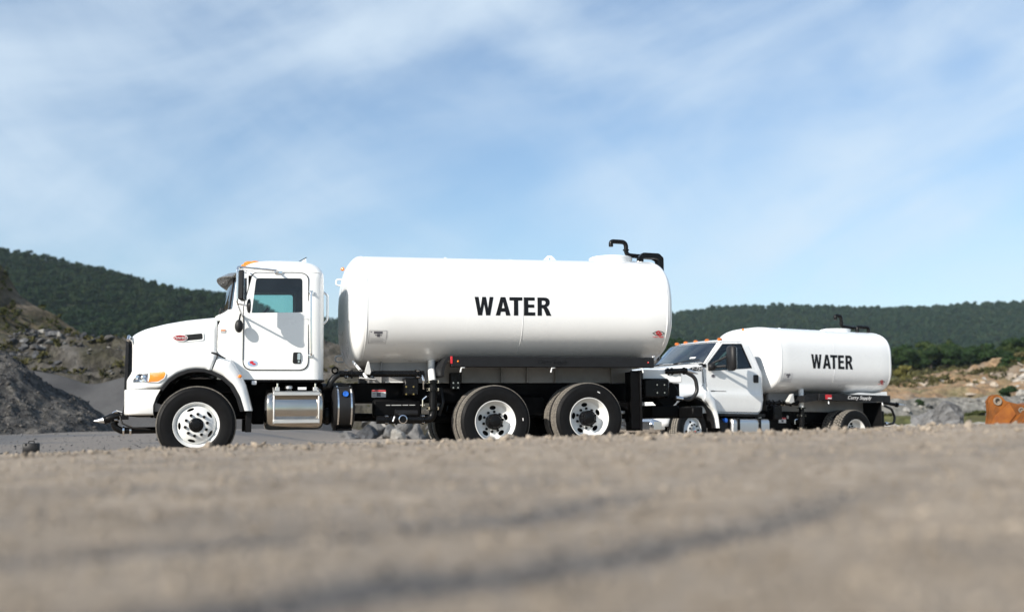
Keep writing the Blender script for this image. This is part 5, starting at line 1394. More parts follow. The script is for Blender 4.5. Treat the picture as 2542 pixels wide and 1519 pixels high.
def scatter_mesh(name, pos, size, protos, m, rng, smooth=False):
    V = []; F = []; o = 0; which = rng.integers(0, len(protos), len(pos)); ang_ = rng.uniform(0, 6.283, len(pos)); tl = rng.normal(0, .35, (len(pos), 2))
    for k, (pv_, pf) in enumerate(protos):
        ii = np.where(which == k)[0]
        if not len(ii): continue
        c, s = np.cos(ang_[ii])[:, None], np.sin(ang_[ii])[:, None]
        x = pv_[None, :, 0]; y = pv_[None, :, 1]; z = pv_[None, :, 2]
        z2_ = z + x * tl[ii, 0:1] + y * tl[ii, 1:2]
        P = np.stack([x * c - y * s, x * s + y * c, z2_], -1) * size[ii][:, None, None] + pos[ii][:, None, :]
        V.append(P.reshape(-1, 3)); F.append((pf[None] + (np.arange(len(ii)) * len(pv_))[:, None, None] + o).reshape(-1, pf.shape[1])); o += len(ii) * len(pv_)
    V = np.concatenate(V); F = np.concatenate(F); w = F.shape[1]
    me = bpy.data.meshes.new(name); me.vertices.add(len(V)); me.vertices.foreach_set('co', V.ravel())
    me.loops.add(F.size); me.loops.foreach_set('vertex_index', F.ravel().astype(np.int32)); me.polygons.add(len(F)); me.polygons.foreach_set('loop_start', np.arange(0, F.size, w, dtype=np.int32)); me.update(calc_edges=True)
    if smooth: me.polygons.foreach_set('use_smooth', np.ones(len(F), bool))
    me.materials.append(MATS[m]); o_ = bpy.data.objects.new(name, me); COL.objects.link(o_); o_['kind'] = 'stuff'; return o_
rng = np.random.default_rng(11)
protos = [stone_proto(s) for s in range(6)]
n = 42000
yy = .7 + 9.5 * rng.random(n) ** 1.25; xx = (rng.random(n) * 2 - 1) * (yy * .56 + .7)
sz = np.clip(.0036 * np.exp(rng.normal(0, .5, n)), .0018, .014)
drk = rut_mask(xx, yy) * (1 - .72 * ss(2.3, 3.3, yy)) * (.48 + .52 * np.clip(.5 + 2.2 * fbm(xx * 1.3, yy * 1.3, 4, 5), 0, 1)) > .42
zz = ground_z(xx, yy) + sz * .15
yi = np.clip(np.searchsorted(ys_, yy), 1, len(ys_) - 1); xi = np.clip(np.searchsorted(xs_, xx), 1, len(xs_) - 1)
zz = GZ[yi, xi] + sz * .2
tag(scatter_mesh('gravel', np.stack([xx, yy, zz], -1)[~drk], sz[~drk], protos, 'stone_tan', rng), 'loose tan gravel strewn over the ground before the trucks', 'gravel')
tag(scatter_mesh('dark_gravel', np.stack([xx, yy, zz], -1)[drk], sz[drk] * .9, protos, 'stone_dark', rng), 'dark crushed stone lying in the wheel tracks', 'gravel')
n = 1300      # lumps along the crest line
xx = rng.uniform(-5.5, 5.5, n); yy = 7.6 + rng.normal(0, .8, n); sz = np.clip(.0115 * np.exp(rng.normal(0, .5, n)), .004, .042)
yi = np.clip(np.searchsorted(ys_, yy), 1, len(ys_) - 1); xi = np.clip(np.searchsorted(xs_, xx), 1, len(xs_) - 1)
tag(scatter_mesh('crest_stones', np.stack([xx, yy, GZ[yi, xi] + sz * .3], -1), sz, protos, 'stone_tan', rng), 'larger loose stones along the crest of the rise', 'gravel')
n = 9000     # coarser stones on the quarry floor
yy = rng.uniform(11, 34, n); xx = (rng.random(n) * 2 - 1) * (yy * .56 + .7); sz = np.clip(.012 * np.exp(rng.normal(0, .6, n)), .005, .09)
yi = np.clip(np.searchsorted(ys_, yy), 1, len(ys_) - 1); xi = np.clip(np.searchsorted(xs_, xx), 1, len(xs_) - 1)
tag(scatter_mesh('floor_stones', np.stack([xx, yy, GZ[yi, xi] + sz * .2], -1), sz, protos, 'stone_grey', rng), 'grey stones littering the quarry floor round the trucks', 'gravel')

# ------------------------------------------------------------------ gravel piles on the left
def pile(name, cx, cy, rx, ry, h, m, seed, rough_, label, n=150, p=1.0, bulge=None, attr=None):
    a = np.linspace(-1.15, 1.15, n); U, V = np.meshgrid(a, a)
    q = np.hypot(U, V); H = np.clip(1 - q, -.12, 1)
    Z = h * (1.04 - np.sqrt((1 - H) ** 2 * p + .0016)) if p != 1 else h * np.where(H > .12, H, H)
    Z = h * (np.sqrt(H.clip(0) ** 2 + .0) - .0) + np.minimum(H, 0) * h
    Z = h * (H - .10 * np.exp(-(q / .16) ** 2))
    X = cx + U * rx; Y = cy + V * ry
    Z = Z + rough_ * h * fbm(X * 1.1, Y * 1.1, 6, seed, .55) * ss(-.1, .15, H) + rough_ * .9 * h * fbm(X * .35, Y * .35, 3, seed + 9)
    Z = np.where(H < -.09, -.8, Z - .05)
    o = grid_obj(name, X, Y, Z, m, kind=None, attr={'tan': np.clip(fbm(X * .5, Y * .5, 4, seed + 3) * 1.5 + ss(.5, .95, Z / h) * .9 - .25, 0, 1)})
    tag(o, label, 'gravel pile'); return o
pile('gravel_pile', -18.3, 34.0, 5.9, 5.6, 4.1, 'pile_dark', 3, .085, 'dark lumpy crushed stone pile rising behind the black case', n=240)
n = 16000
aa = rng.uniform(0, 6.283, n); qq = np.sqrt(rng.random(n)) * 1.02
px1 = -18.3 + 5.9 * qq * np.cos(aa); py1 = 34.0 + 5.6 * qq * np.sin(aa)
PM = bpy.data.objects['gravel_pile'].data; cc = np.empty(len(PM.vertices) * 3); PM.vertices.foreach_get('co', cc); cc = cc.reshape(240, 240, 3)
ji = np.clip(((px1 + 18.3) / 5.9 + 1.15) / 2.3 * 239, 0, 239).round().astype(int); ii_ = np.clip(((py1 - 34.0) / 5.6 + 1.15) / 2.3 * 239, 0, 239).round().astype(int)
sz = np.clip(.016 * np.exp(rng.normal(0, .6, n)), .006, .12)
tag(scatter_mesh('pile_stones', np.stack([px1, py1, cc[ii_, ji, 2] + sz * .1], -1), sz, protos, 'stone_pile', rng), 'loose crushed stones covering the dark pile', 'gravel')

# ------------------------------------------------------------------ banks, benches and hills: ridge line profiles with real slopes
def ridge(name, pts, y0, depth_f, depth_b, m, seed, amp, freq, nx=260, nf=70, face=1.0, foot=-.3, kind='structure', step=None, oct=6, yw=0.0, attr=None, back=.15):
    px_ = np.array([p[0] for p in pts]); pz = np.array([p[1] for p in pts])
    xs1 = np.linspace(px_[0], px_[-1], nx); top = np.interp(xs1, px_, pz)
    k = max(3, nx // 60); top = np.convolve(np.pad(top, k, mode='edge'), np.ones(2 * k + 1) / (2 * k + 1), 'valid')
    t = np.concatenate([np.linspace(0, 1, nf), 1 + np.linspace(0, 1, 14)[1:]])
    X, Tt = np.meshgrid(xs1, t); TOP = np.broadcast_to(top, X.shape)
    s_ = np.clip(Tt, 0, 1); prof = s_ ** face
    if step is not None: prof = prof * (1 - step) + step * (np.floor(prof * 4 + .35 * fbm(X * freq * .5, Tt * 3, 3, seed + 5)) / 4 + ss(.55, .95, (prof * 4) % 1) / 4)
    Y = y0 - depth_f * (1 - s_) + depth_b * np.clip(Tt - 1, 0, 1) + yw * fbm(X * freq * .3, X * 0, 3, seed + 2)
    Z = foot + (TOP - foot) * np.clip(prof, 0, 1.05) - np.clip(Tt - 1, 0, 1) * back * (TOP - foot)
    env = ss(0, .12, s_)
    d = amp * fbm(X * freq, Y * freq + Z * freq, oct, seed, .55) * env
    Z = Z + d; Y = Y - .8 * amp * fbm(X * freq + 31, Z * freq * 1.3, oct, seed + 7, .55) * env
    o = grid_obj(name, X, Y, Z, m, kind=kind); return o, X, Y, Z
BANK = [(-37.6, 6.16), (-28.85, 6.24), (-28.06, 6.28), (-26.28, 6.14), (-25.41, 5.91), (-24.51, 5.78), (-23.25, 5.69), (-19.05, 5.6), (-11.64, 5.23), (-10.41, 5.07), (-6.71, 4.73), (0.68, 4.41), (9.5, 4.25), (12.0, 3.0), (14, 0)]
BROWN = [(-70, 20), (-54.61, 17.97), (-41.34, 13.7), (-40.55, 12.05), (-39.62, 10.83), (-38.77, 10.49), (-37.11, 9.43), (-35.38, 8.21), (-33.64, 7.42), (-31.36, 6.59), (-28, 5)]
LH = [(-620, 132), (-503.11, 129.68), (-341.01, 116.3), (-324.78, 113.69), (-300.41, 108.0), (-286.87, 104.34), (-259.88, 98.65), (-232.87, 90.26), (-219.37, 85.54), (-208.65, 84.35), (-195.3, 85.29), (-189.93, 84.16), (-165, 74), (-146, 62), (-112.24, 48), (-72.27, 36), (0, 15)]
RH = [(-520, 122), (-447.68, 124.68), (-242.19, 127.23), (-224.2, 127.05), (14.83, 132.88), (204.1, 135.61), (364.13, 138.12), (520.52, 138.6), (653.92, 141.38), (941.24, 144.15)]
BENCH = [(2.46, 14.19), (32.75, 14.51), (82.45, 10.98), (92.51, 11.24), (100.26, 11.42), (107.43, 12.24), (118.18, 13.47), (153.83, 14.0)]
ORANGE = [(7.2, 5.5), (46.87, 5.38), (53.12, 5.71), (56.2, 5.96), (59.4, 6.44), (60.56, 6.88), (63.39, 6.74), (64.55, 7.3), (67.84, 8.17), (73.13, 8.23), (92.47, 8.6)]
LEDGE = [(4.78, 2.63), (34.97, 2.47), (40.63, 2.57), (42.52, 2.62), (45.54, 2.67), (47.89, 2.72), (61.4, 2.7)]
LOW = [(3.56, 0.6), (24.75, 0.64), (27.57, 0.7), (35.82, 0.7), (45.93, 0.66)]
SMOOTH = [(-32, 3.6), (-24.97, 3.26), (-20.6, 2.94), (-19.55, 2.76), (-18.84, 2.52), (-18.45, 2.31), (-17.97, 2.31), (-17.45, 2.46), (-16.76, 2.66), (-15.2, 2.94), (-12.41, 2.84), (-10.31, 2.07), (-8.91, 1.37), (-8.07, 0.77), (-7.17, 0.14), (-6.47, -0.29)]
smo, _, _, _ = ridge('gravel_pile', SMOOTH, 46, 4.7, 5.5, 'pile_smooth', 8, .05, .5, nx=300, nf=70, face=1.0, foot=-.4, kind=None, back=1.1)
tag(smo, 'long smooth grey pile of fine gravel behind the front of the large truck', 'gravel pile')
bank, BX, BY, BZ = ridge('quarry_bank', BANK, 65, 13, 20, 'bank_earth', 4, .55, .42, nx=420, nf=110, face=.75, foot=-.6, step=.45)
brown, WX, WY, WZ = ridge('brown_slope', BROWN, 86, 24, 22, 'slope_brown', 12, .7, .25, nx=240, nf=80, face=.9, foot=2, back=1.3)
orange, OX, OY, OZ = ridge('rock_slope', ORANGE, 150, 34, 40, 'orange_rock', 31, 1.5, .24, nx=460, nf=110, face=.62, foot=2.2, step=.5)
bench, EX, EY, EZ = ridge('grass_slope', BENCH, 240, 80, 80, 'bench_grass', 41, .5, .06, nx=200, nf=50, face=1.0, foot=4.8)
ledge, LX, LY, LZ = ridge('limestone_ledge', LEDGE, 100, 2.2, 50, 'limestone', 51, .32, .55, nx=420, nf=60, face=.7, foot=-.4, step=.4, yw=2.0)
low, _, _, _ = ridge('rubble_bench', LOW, 75, 3, 24, 'bench_grass', 57, .16, .8, nx=360, nf=40, face=.8, foot=-.6)
hill, HX, HY, HZ = ridge('hill', LH, 700, 430, 260, 'hill_soil', 61, 6, .012, nx=160, nf=70, face=1.0, foot=-8)
rhill, RX, RY, RZ = ridge('hill', RH, 1350, 620, 240, 'hill_soil', 71, 7, .006, nx=160, nf=70, face=1.0, foot=-8)

# rocks that can be picked out on the banks: parts of the bank they sit in
def rock_mesh(seed, m, sub=2):
    v, f = stone_proto(seed, sub, True); me = bpy.data.meshes.new('rock'); me.from_pydata([tuple(p) for p in v], [], [tuple(t) for t in f]); me.update(); me.materials.append(MATS[m]); return me
RK = {m: [rock_mesh(100 + k, m) for k in range(4)] for m in ('stone_grey', 'stone_pale', 'stone_tan', 'stone_dark', 'stone_pile')}
rr_ = random.Random(5)
def rock(m, parent, loc, s):
    return inst(rr_.choice(RK[m]), 'rock', parent, loc, (rr_.uniform(-.5, .5), rr_.uniform(-.5, .5), rr_.uniform(0, 6.28)), (s * rr_.uniform(.8, 1.4), s * rr_.uniform(.7, 1.1), s * rr_.uniform(.6, 1.0)))
def on_grid(X, Y, Z, x, row):
    j = int(np.argmin(np.abs(X[0] - x))); i = row; return (float(X[i, j]), float(Y[i, j]), float(Z[i, j]))
for k in range(330):        # broken ledge under the rim of the left bank
    x = rr_.uniform(-30.5, -17.5); q = rr_.random() ** 2.4; row = int(109 - q * 60 * (0.5 + .5 * sstep(-30, -24, x)))
    p = on_grid(BX, BY, BZ, x, row); rock(rr_.choice(['stone_grey', 'stone_grey', 'stone_dark', 'stone_dark', 'stone_pile', 'stone_pale']), bank, (p[0], p[1] - .1, p[2] + .05), rr_.choice([.12, .16, .24, .42, .18, .14, .30]))
for k in range(60):
    x = rr_.uniform(-30, -5); row = int(rr_.uniform(20, 100)); p = on_grid(BX, BY, BZ, x, row)
    rock(rr_.choice(['stone_pale', 'stone_grey', 'stone_tan']), bank, (p[0], p[1] - .1, p[2]), rr_.uniform(.08, .22))
for k in range(40):
    x = rr_.uniform(-14, 4); row = int(rr_.uniform(0, 18)); p = on_grid(BX, BY, BZ, x, row)
    rock(rr_.choice(['stone_pale', 'stone_grey', 'stone_grey']), bank, (p[0], p[1] - .3, p[2] + .1), rr_.uniform(.25, .6))
for k in range(70):
    x = rr_.uniform(33, 60); row = int(rr_.uniform(0, 62)); p = on_grid(LX, LY, LZ, x, row)
    rock(rr_.choice(['stone_pale', 'stone_grey']), ledge, (p[0], p[1] - .1, p[2]), rr_.uniform(.15, .5))
for k in range(110):
    x = rr_.uniform(50, 76); row = int(rr_.uniform(5, 108)); p = on_grid(OX, OY, OZ, x, row)
    rock(rr_.choice(['stone_tan', 'stone_pale', 'stone_tan']), orange, (p[0], p[1] - .2, p[2]), rr_.uniform(.3, .9))

# heap of pale rock at the right edge
tp = np.linspace(-1.1, 1.1, 120); U, V = np.meshgrid(tp, tp); q = np.hypot(U, V)
X = 66 + U * 10.5; Y = 128 + V * 9; Z = 6.0 * np.clip(1.12 - q ** 1.5 * 1.12, -.1, 1) + .5 * fbm(X * .6, Y * .6, 6, 77, .6) + 1.4 - .5
hp_ = grid_obj('rock_heap', X, Y, Z, 'stone_tan', kind=None); tag(hp_, 'heap of pale broken rock on the bench above the rusty bucket', 'rock heap')
hp_.data.materials[0] = earth('heap_rock', [(.3, (.25, .215, .18)), (.5, (.40, .36, .31)), (.72, (.54, .50, .45))], .5, 12, 1.0, 2, fine=(1.6, .35), bd=.4)
for k in range(70):
    a = rr_.uniform(-2.9, -.2); d = rr_.uniform(.2, 1.0); x = 66 + 10.5 * d * math.cos(a); y = 128 + 9 * d * math.sin(a)
    j = int(np.argmin(np.abs(X[0] - x))); i = int(np.argmin(np.abs(Y[:, 0] - y))); rock(rr_.choice(['stone_pale', 'stone_pale', 'stone_tan']), hp_, (x, y, float(Z[i, j]) + .05), rr_.uniform(.2, .55))

# big boulder behind the truck's tail, smaller stones round it
def boulder(name, loc, scl, m, label, seed, group=None, sub=5, rough_=.18):
    bm = bmesh.new(); bmesh.ops.create_icosphere(bm, subdivisions=sub, radius=1.0); rnd = random.Random(seed)
    cuts = [(Vector((rnd.gauss(0, 1), rnd.gauss(0, 1), rnd.gauss(0, .8))).normalized(), rnd.uniform(.5, .82)) for _ in range(16)]
    co = np.array([tuple(v.co) for v in bm.verts])
    nn = fbm(co[:, 0] * 2.1 + seed, co[:, 1] * 2.1 + co[:, 2] * 1.7, 5, seed, .6)
    n2 = fbm(co[:, 2] * 3.1 + seed, co[:, 0] * 3.1 - co[:, 1] * 2.3, 4, seed + 3, .6)
    for v, a, b in zip(bm.verts, nn, n2):
        p = v.co.copy()
        for n_, d_ in cuts:
            t = p.dot(n_)
            if t > d_: p -= n_ * (t - d_) * .92
        p *= 1 + rough_ * (a + .6 * b); v.co = Vector((p.x * scl[0], p.y * scl[1], p.z * scl[2]))
    me = bpy.data.meshes.new(name); bm.to_mesh(me); bm.free(); me.materials.append(MATS[m])
    o = inst(me, name, None, loc, (0, 0, rnd.uniform(0, 6.28) if group else 0)); tag(o, label, 'boulder', group); return o
boulder('boulder', (17.85, 45, .08), (1.42, 1.2, 1.12), 'stone_grey', 'big grey limestone boulder with a flat sloping top beside the rear of the smaller truck', 3)
for k, (x, y, s, z) in enumerate(((15.6, 44, .5, .1), (16.2, 43.4, .34, .1), (19.7, 45, .42, .15), (20.6, 46, .35, .1), (15.0, 46, .6, .1), (21.6, 44, .3, .05))):
    boulder('boulder', (x, y, z), (s * 1.2, s, s * .8), 'stone_pale', 'pale rubble stone by the big grey boulder, %s' % ('nearest its truck-side foot', 'small and furthest forward', 'just past its far foot', 'second past its far foot', 'largest one toward the truck', 'outermost toward the rusty bucket')[k], 20 + k, 'rubble stones by the big boulder', sub=3)
for k, (x, z, s, m) in enumerate(((-6.2, .0, .42, 'stone_grey'), (-5.5, .05, .5, 'stone_dark'), (-4.75, .12, .42, 'stone_grey'), (-4.3, .0, .36, 'stone_pale'), (-3.7, .05, .5, 'stone_grey'), (-3.05, .0, .42, 'stone_pale'), (-2.4, .05, .5, 'stone_grey'), (-4.1, .42, .4, 'stone_grey'), (-5.2, .35, .36, 'stone_grey'))):
    boulder('boulder', (x, 40 + (k % 3) * .5, z), (s * 1.15, s, s * .95), m, 'boulder on the quarry floor seen under the large truck, %s' % ('first behind the black reservoir', 'dark one second from the reservoir', 'grey one in the middle', 'pale one near the middle', 'grey one before the rear wheels', 'pale one touching the rear wheels', 'last one behind the rear wheels', 'upper one in the middle', 'upper one nearer the reservoir')[k], 40 + k, 'boulders seen under the large truck', sub=3)

# ------------------------------------------------------------------ foliage
def leaf_mat(name, c1, c2, c3, tr=.25):
    m = bpy.data.materials.new(name); m.use_nodes = True; nt = m.node_tree; b = nt.nodes['Principled BSDF']
    b.inputs['Roughness'].default_value = .6; b.inputs['Specular IOR Level'].default_value = .2
    oi = N(nt, 'ShaderNodeObjectInfo'); ge = N(nt, 'ShaderNodeNewGeometry')
    cr = N(nt, 'ShaderNodeValToRGB'); els = cr.color_ramp.elements; els.new(.5)
    for e, p, c in zip(els, (0, .55, 1), (c1, c2, c3)): e.position = p; e.color = (*c, 1)
    nt.links.new(oi.outputs['Random'], cr.inputs[0])
    mr = N(nt, 'ShaderNodeMapRange', inp={'To Min': .6, 'To Max': 1.4}); nt.links.new(ge.outputs['Random Per Island'], mr.inputs[0])
    mx = N(nt, 'ShaderNodeMix', data_type='RGBA', blend_type='MULTIPLY'); mx.inputs['Factor'].default_value = 1
    nt.links.new(cr.outputs[0], mx.inputs['A']); nt.links.new(mr.outputs[0], mx.inputs['B'])
    nt.links.new(mx.outputs['Result'], b.inputs['Base Color'])
    tl = N(nt, 'ShaderNodeBsdfTranslucent'); nt.links.new(mx.outputs['Result'], tl.inputs[0])
    ms = N(nt, 'ShaderNodeMixShader', inp={0: tr}); nt.links.new(b.outputs[0], ms.inputs[1]); nt.links.new(tl.outputs[0], ms.inputs[2])
    nt.links.new(ms.outputs[0], nt.nodes['Material Output'].inputs['Surface']); MATS[name] = m
leaf_mat('leaf_hill', (.006, .023, .0045), (.009, .030, .005), (.024, .041, .008), .30)
leaf_mat('leaf_ridge', (.011, .031, .011), (.016, .039, .013), (.029, .047, .014), .30)
leaf_mat('leaf_tree', (.014, .034, .009), (.023, .046, .012), (.040, .058, .015))
leaf_mat('leaf_olive', (.090, .090, .020), (.12, .11, .028), (.15, .13, .035))
leaf_mat('leaf_scrub', (.036, .050, .014), (.062, .064, .021), (.095, .080, .034))
mat('bark', (.075, .060, .045), .9, var=.4, vscale=6, bump=.4, bscale=20)

def crown(seed, nq, leaf, lobes=8, wide=.34, tall=.36, zc=.62, conic=0.0):
    rg_ = np.random.default_rng(seed); V = []
    L = []
    for k in range(lobes):
        a = rg_.uniform(0, 6.28); r = wide * .62 * math.sqrt(rg_.random()); z = zc + tall * rg_.uniform(-.75, .75); r *= 1 - conic * max(0, (z - zc) / tall)
        L.append((r * math.cos(a), r * math.sin(a), z, wide * rg_.uniform(.38, .62) * (1 - conic * .6 * max(0, (z - zc) / tall)), tall * rg_.uniform(.26, .42)))
    for i in range(nq):
        lx_, ly_, lz_, lr, lh = L[rg_.integers(0, lobes)]
        d = rg_.normal(0, 1, 3); d /= np.linalg.norm(d); rad = rg_.uniform(.72, 1.05)
        c = np.array([lx_ + d[0] * lr * rad, ly_ + d[1] * lr * rad, lz_ + d[2] * lh * rad])
        nrm = d + rg_.normal(0, .45, 3); nrm /= np.linalg.norm(nrm)
        t = np.cross(nrm, rg_.normal(0, 1, 3)); t /= np.linalg.norm(t) + 1e-9; b = np.cross(nrm, t); s = leaf * rg_.uniform(.55, 1.25)
        V += [c - t * s, c + b * s * .7, c + t * s * 1.1, c - b * s * .75]
    V = np.array(V); F = [(4 * i, 4 * i + 1, 4 * i + 2, 4 * i + 3) for i in range(nq)]
    return V, F
def crown_mesh(seed, m, **kw):
    V, F = crown(seed, **kw); me = bpy.data.meshes.new('crown'); me.from_pydata([tuple(p) for p in V], [], F); me.update(); me.materials.append(MATS[m]); return me
def trunk_mesh(seed, lean=.03, r=.020):
    rd = random.Random(seed); mb = MB(); top = Vector((rd.uniform(-lean, lean), rd.uniform(-lean, lean), .72))
    mb.tube([(0, 0, -.04), (0, 0, .02), top * .45 + Vector((rd.uniform(-lean, lean), 0, 0)), top], [r * 1.4, r, r * .75, r * .25], 8)
    for k in range(6):
        t = rd.uniform(.35, .8); p = top * t; a = rd.uniform(0, 6.28)
        mb.tube([p, p + Vector((.12 * math.cos(a), .12 * math.sin(a), .08)), p + Vector((.22 * math.cos(a), .22 * math.sin(a), .20))], [r * .5, r * .35, r * .12], 5)
    return mb.mesh('trunk', 'bark', fix=False)
CR = [crown_mesh(200, 'leaf_tree', nq=2600, leaf=.034, lobes=9, wide=.36, tall=.40, zc=.56), crown_mesh(201, 'leaf_tree', nq=2600, leaf=.034, lobes=11, wide=.42, tall=.36, zc=.56), crown_mesh(202, 'leaf_tree', nq=2400, leaf=.032, lobes=10, wide=.28, tall=.45, zc=.53, conic=.6), crown_mesh(203, 'leaf_tree', nq=2600, leaf=.036, lobes=8, wide=.46, tall=.38, zc=.52)]
TK = [trunk_mesh(s) for s in range(4)]
ORD = ['first', 'second', 'third', 'fourth', 'fifth', 'sixth', 'seventh', 'eighth', 'ninth', 'tenth', 'eleventh', 'twelfth', 'thirteenth', 'fourteenth', 'fifteenth', 'sixteenth', 'seventeenth', 'eighteenth', 'nineteenth']
TREES = [(79.9, 10.5, 3.4), (81.6, 10.7, 4.0), (83.8, 10.7, 4.7), (86.0, 10.9, 3.3), (88.0, 11.3, 3.4), (90.0, 11.3, 3.9), (92.5, 11.1, 5.7), (94.5, 11.3, 4.3), (96.7, 11.2, 4.6), (98.5, 11.0, 4.0), (100.2, 11.2, 4.7), (102.0, 11.0, 3.7), (104.3, 11.4, 3.3), (106.1, 12.0, 3.4), (108.1, 12.4, 4.0), (109.6, 12.0, 3.7), (111.4, 12.4, 4.9), (113.6, 12.2, 5.3), (116.3, 12.6, 4.5)]
def tree(x, y, z, h, k, label, group):
    t = thing('tree', label, 'tree', (x, y, z - .15), (0, 0, rr_.uniform(0, 6.28)), group)
    s = h * (1.45 if y > 200 else 1.12); a = inst(TK[k % 4], 'trunk', t, (0, 0, 0), (0, 0, 0), s); b = inst(CR[k % 4], 'crown', t, (0, 0, 0), (0, 0, 0), (s * 1.12, s * 1.12, s)); return t
for k, (x, z, h) in enumerate(TREES):
    for q in range(2):
        yy_ = 231 + rr_.uniform(-6, 3) + 11 * q; lab = ('tallest dark green tree standing in the tree line between tank and bucket' if (k == 6 and q == 0) else ('young green tree in the front of the tree line, %s from the smaller truck\'s tank' if q == 0 else 'green tree half hidden in the second row of the tree line, %s from the tank') % ORD[k])
        tree(x * (1 + q * .05) + rr_.uniform(-.8, .8) + q * 1.0, yy_, z + q * .25, h * (1 if q == 0 else rr_.uniform(.8, 1.05)), rr_.randrange(4), lab, None if (k == 6 and q == 0) else 'trees in the tree line above the rock slope')
for k, (x, z, h) in enumerate(((22.8, 9.9, 3.2), (24.2, 9.9, 4.1), (25.9, 10.0, 3.2), (27.4, 9.9, 2.4), (29.6, 9.8, 2.6), (21.4, 9.9, 3.0))):
    tree(x, 160 + rr_.uniform(-3, 3), z - 1.5, h + 1.5, k, 'dark tree on the bank above the smaller truck\'s windshield, %s from the large tank' % ('second', 'third', 'fourth', 'fifth', 'sixth', 'first')[k], 'trees behind the windshield of the smaller truck')
# the ground those trees stand on
kn, _, _, _ = ridge('tree_knoll', [(12, 7.8), (20, 8.6), (30, 8.5), (42, 7.0)], 163, 22, 25, 'slope_brown', 83, .4, .15, nx=80, nf=30, foot=2)
BU = [crown_mesh(210, 'leaf_scrub', nq=1400, leaf=.07, lobes=9, wide=.60, tall=.42, zc=.42), crown_mesh(211, 'leaf_olive', nq=1400, leaf=.07, lobes=8, wide=.58, tall=.45, zc=.42), crown_mesh(212, 'leaf_tree', nq=1400, leaf=.07, lobes=8, wide=.62, tall=.42, zc=.42)]
SHRUBS = [(54.8, 140, 3.36, 2.11, 1), (65.8, 180, 6.94, 2.72, 1), (37.0, 97, 1.81, 0.7, 2), (57.6, 138, 3.28, 1.56, 2), (59.5, 138, 3.53, 2.6, 0), (60.8, 138, 3.77, 2.08, 2), (54.6, 118, 2.83, 1.55, 2), (52.4, 140, 3.39, 1.58, 0), (57.2, 140, 3.86, 1.32, 0), (34.8, 80, 0.3, 0.99, 0), (32.9, 78, 0.31, 0.79, 0), (28.0, 80, 0.52, 0.6, 0), (62.5, 139, 4.6, 2.2, 0), (63.8, 142, 5.6, 2.0, 0), (66.5, 144, 6.6, 1.8, 2), (68.5, 146, 7.3, 2.2, 2), (70.5, 146, 7.4, 2.4, 0), (50.2, 138, 3.4, 1.4, 2), (61.5, 136, 3.3, 1.5, 2)]
SL = {1: 'yellow green shrub growing on the orange rock slope', 0: 'brownish olive shrub growing among the quarry rocks', 2: 'dark green shrub growing among the quarry rocks'}
SG = {1: 'yellow green shrubs on the rock slope', 0: 'olive shrubs among the quarry rocks', 2: 'dark green shrubs among the quarry rocks'}
cnt_ = {0: 0, 1: 0, 2: 0}
for (x, y, z, h, k) in sorted(SHRUBS):
    cnt_[k] += 1
    sh = inst(BU[k], 'shrub', None, (x, y, z - .1), (0, 0, rr_.uniform(0, 6.28)), (h * 1.15, h * 1.15, h * 1.1)); tag(sh, SL[k] + ', ' + ORD[cnt_[k] - 1] + ' from the smaller truck', 'shrub', SG[k])
# low scrub on the left bank and the brown slope, one mass of tufts
def scrub(name, pts, sizes, m, label, seed, nq=26, leaf=.22):
    rg_ = np.random.default_rng(seed); protos_ = []
    for k in range(4):
        V, F = crown(300 + seed * 7 + k, nq, leaf, lobes=4, wide=.7, tall=.4, zc=.35); protos_.append((V, np.array(F)))
    tag(scatter_mesh(name, pts, sizes, protos_, m, rg_), label, 'scrub')
P_ = []; S_ = []
for k in range(1500):
    x = rr_.uniform(-37, -2); row = int(rr_.uniform(18, 112)); p = on_grid(BX, BY, BZ, x, row)
    if float(fbm(np.array([p[0] * .22]), np.array([p[2] * .6]), 3, 8)[0]) > .10: P_.append(p); S_.append(rr_.uniform(.15, .5))
scrub('scrub', np.array(P_), np.array(S_), 'leaf_scrub', 'low weeds and scrub growing over the rocky bank', 1)
P_ = []; S_ = []
for k in range(1300):
    x = rr_.uniform(-60, -29); row = int(rr_.uniform(10, 90)); p = on_grid(WX, WY, WZ, x, min(row, WX.shape[0] - 1)); P_.append(p); S_.append(rr_.uniform(.2, .6))
scrub('scrub', np.array(P_), np.array(S_), 'leaf_scrub', 'brown brush covering the slope at the far side of the dark pile', 2)
P_ = []; S_ = []
for k in range(1500):
    x = rr_.uniform(70, 125); row = int(rr_.uniform(5, 60)); p = on_grid(EX, EY, EZ, x, min(row, EX.shape[0] - 1)); P_.append(p); S_.append(rr_.uniform(.5, 1.6))
for k in range(500):
    x = rr_.uniform(48, 80); row = int(rr_.uniform(55, 100)); p = on_grid(OX, OY, OZ, x, min(row, OX.shape[0] - 1)); P_.append(p); S_.append(rr_.uniform(.3, .9))
scrub('scrub', np.array(P_), np.array(S_), 'leaf_scrub', 'dry grass and brush on the slope below the tree line', 3)

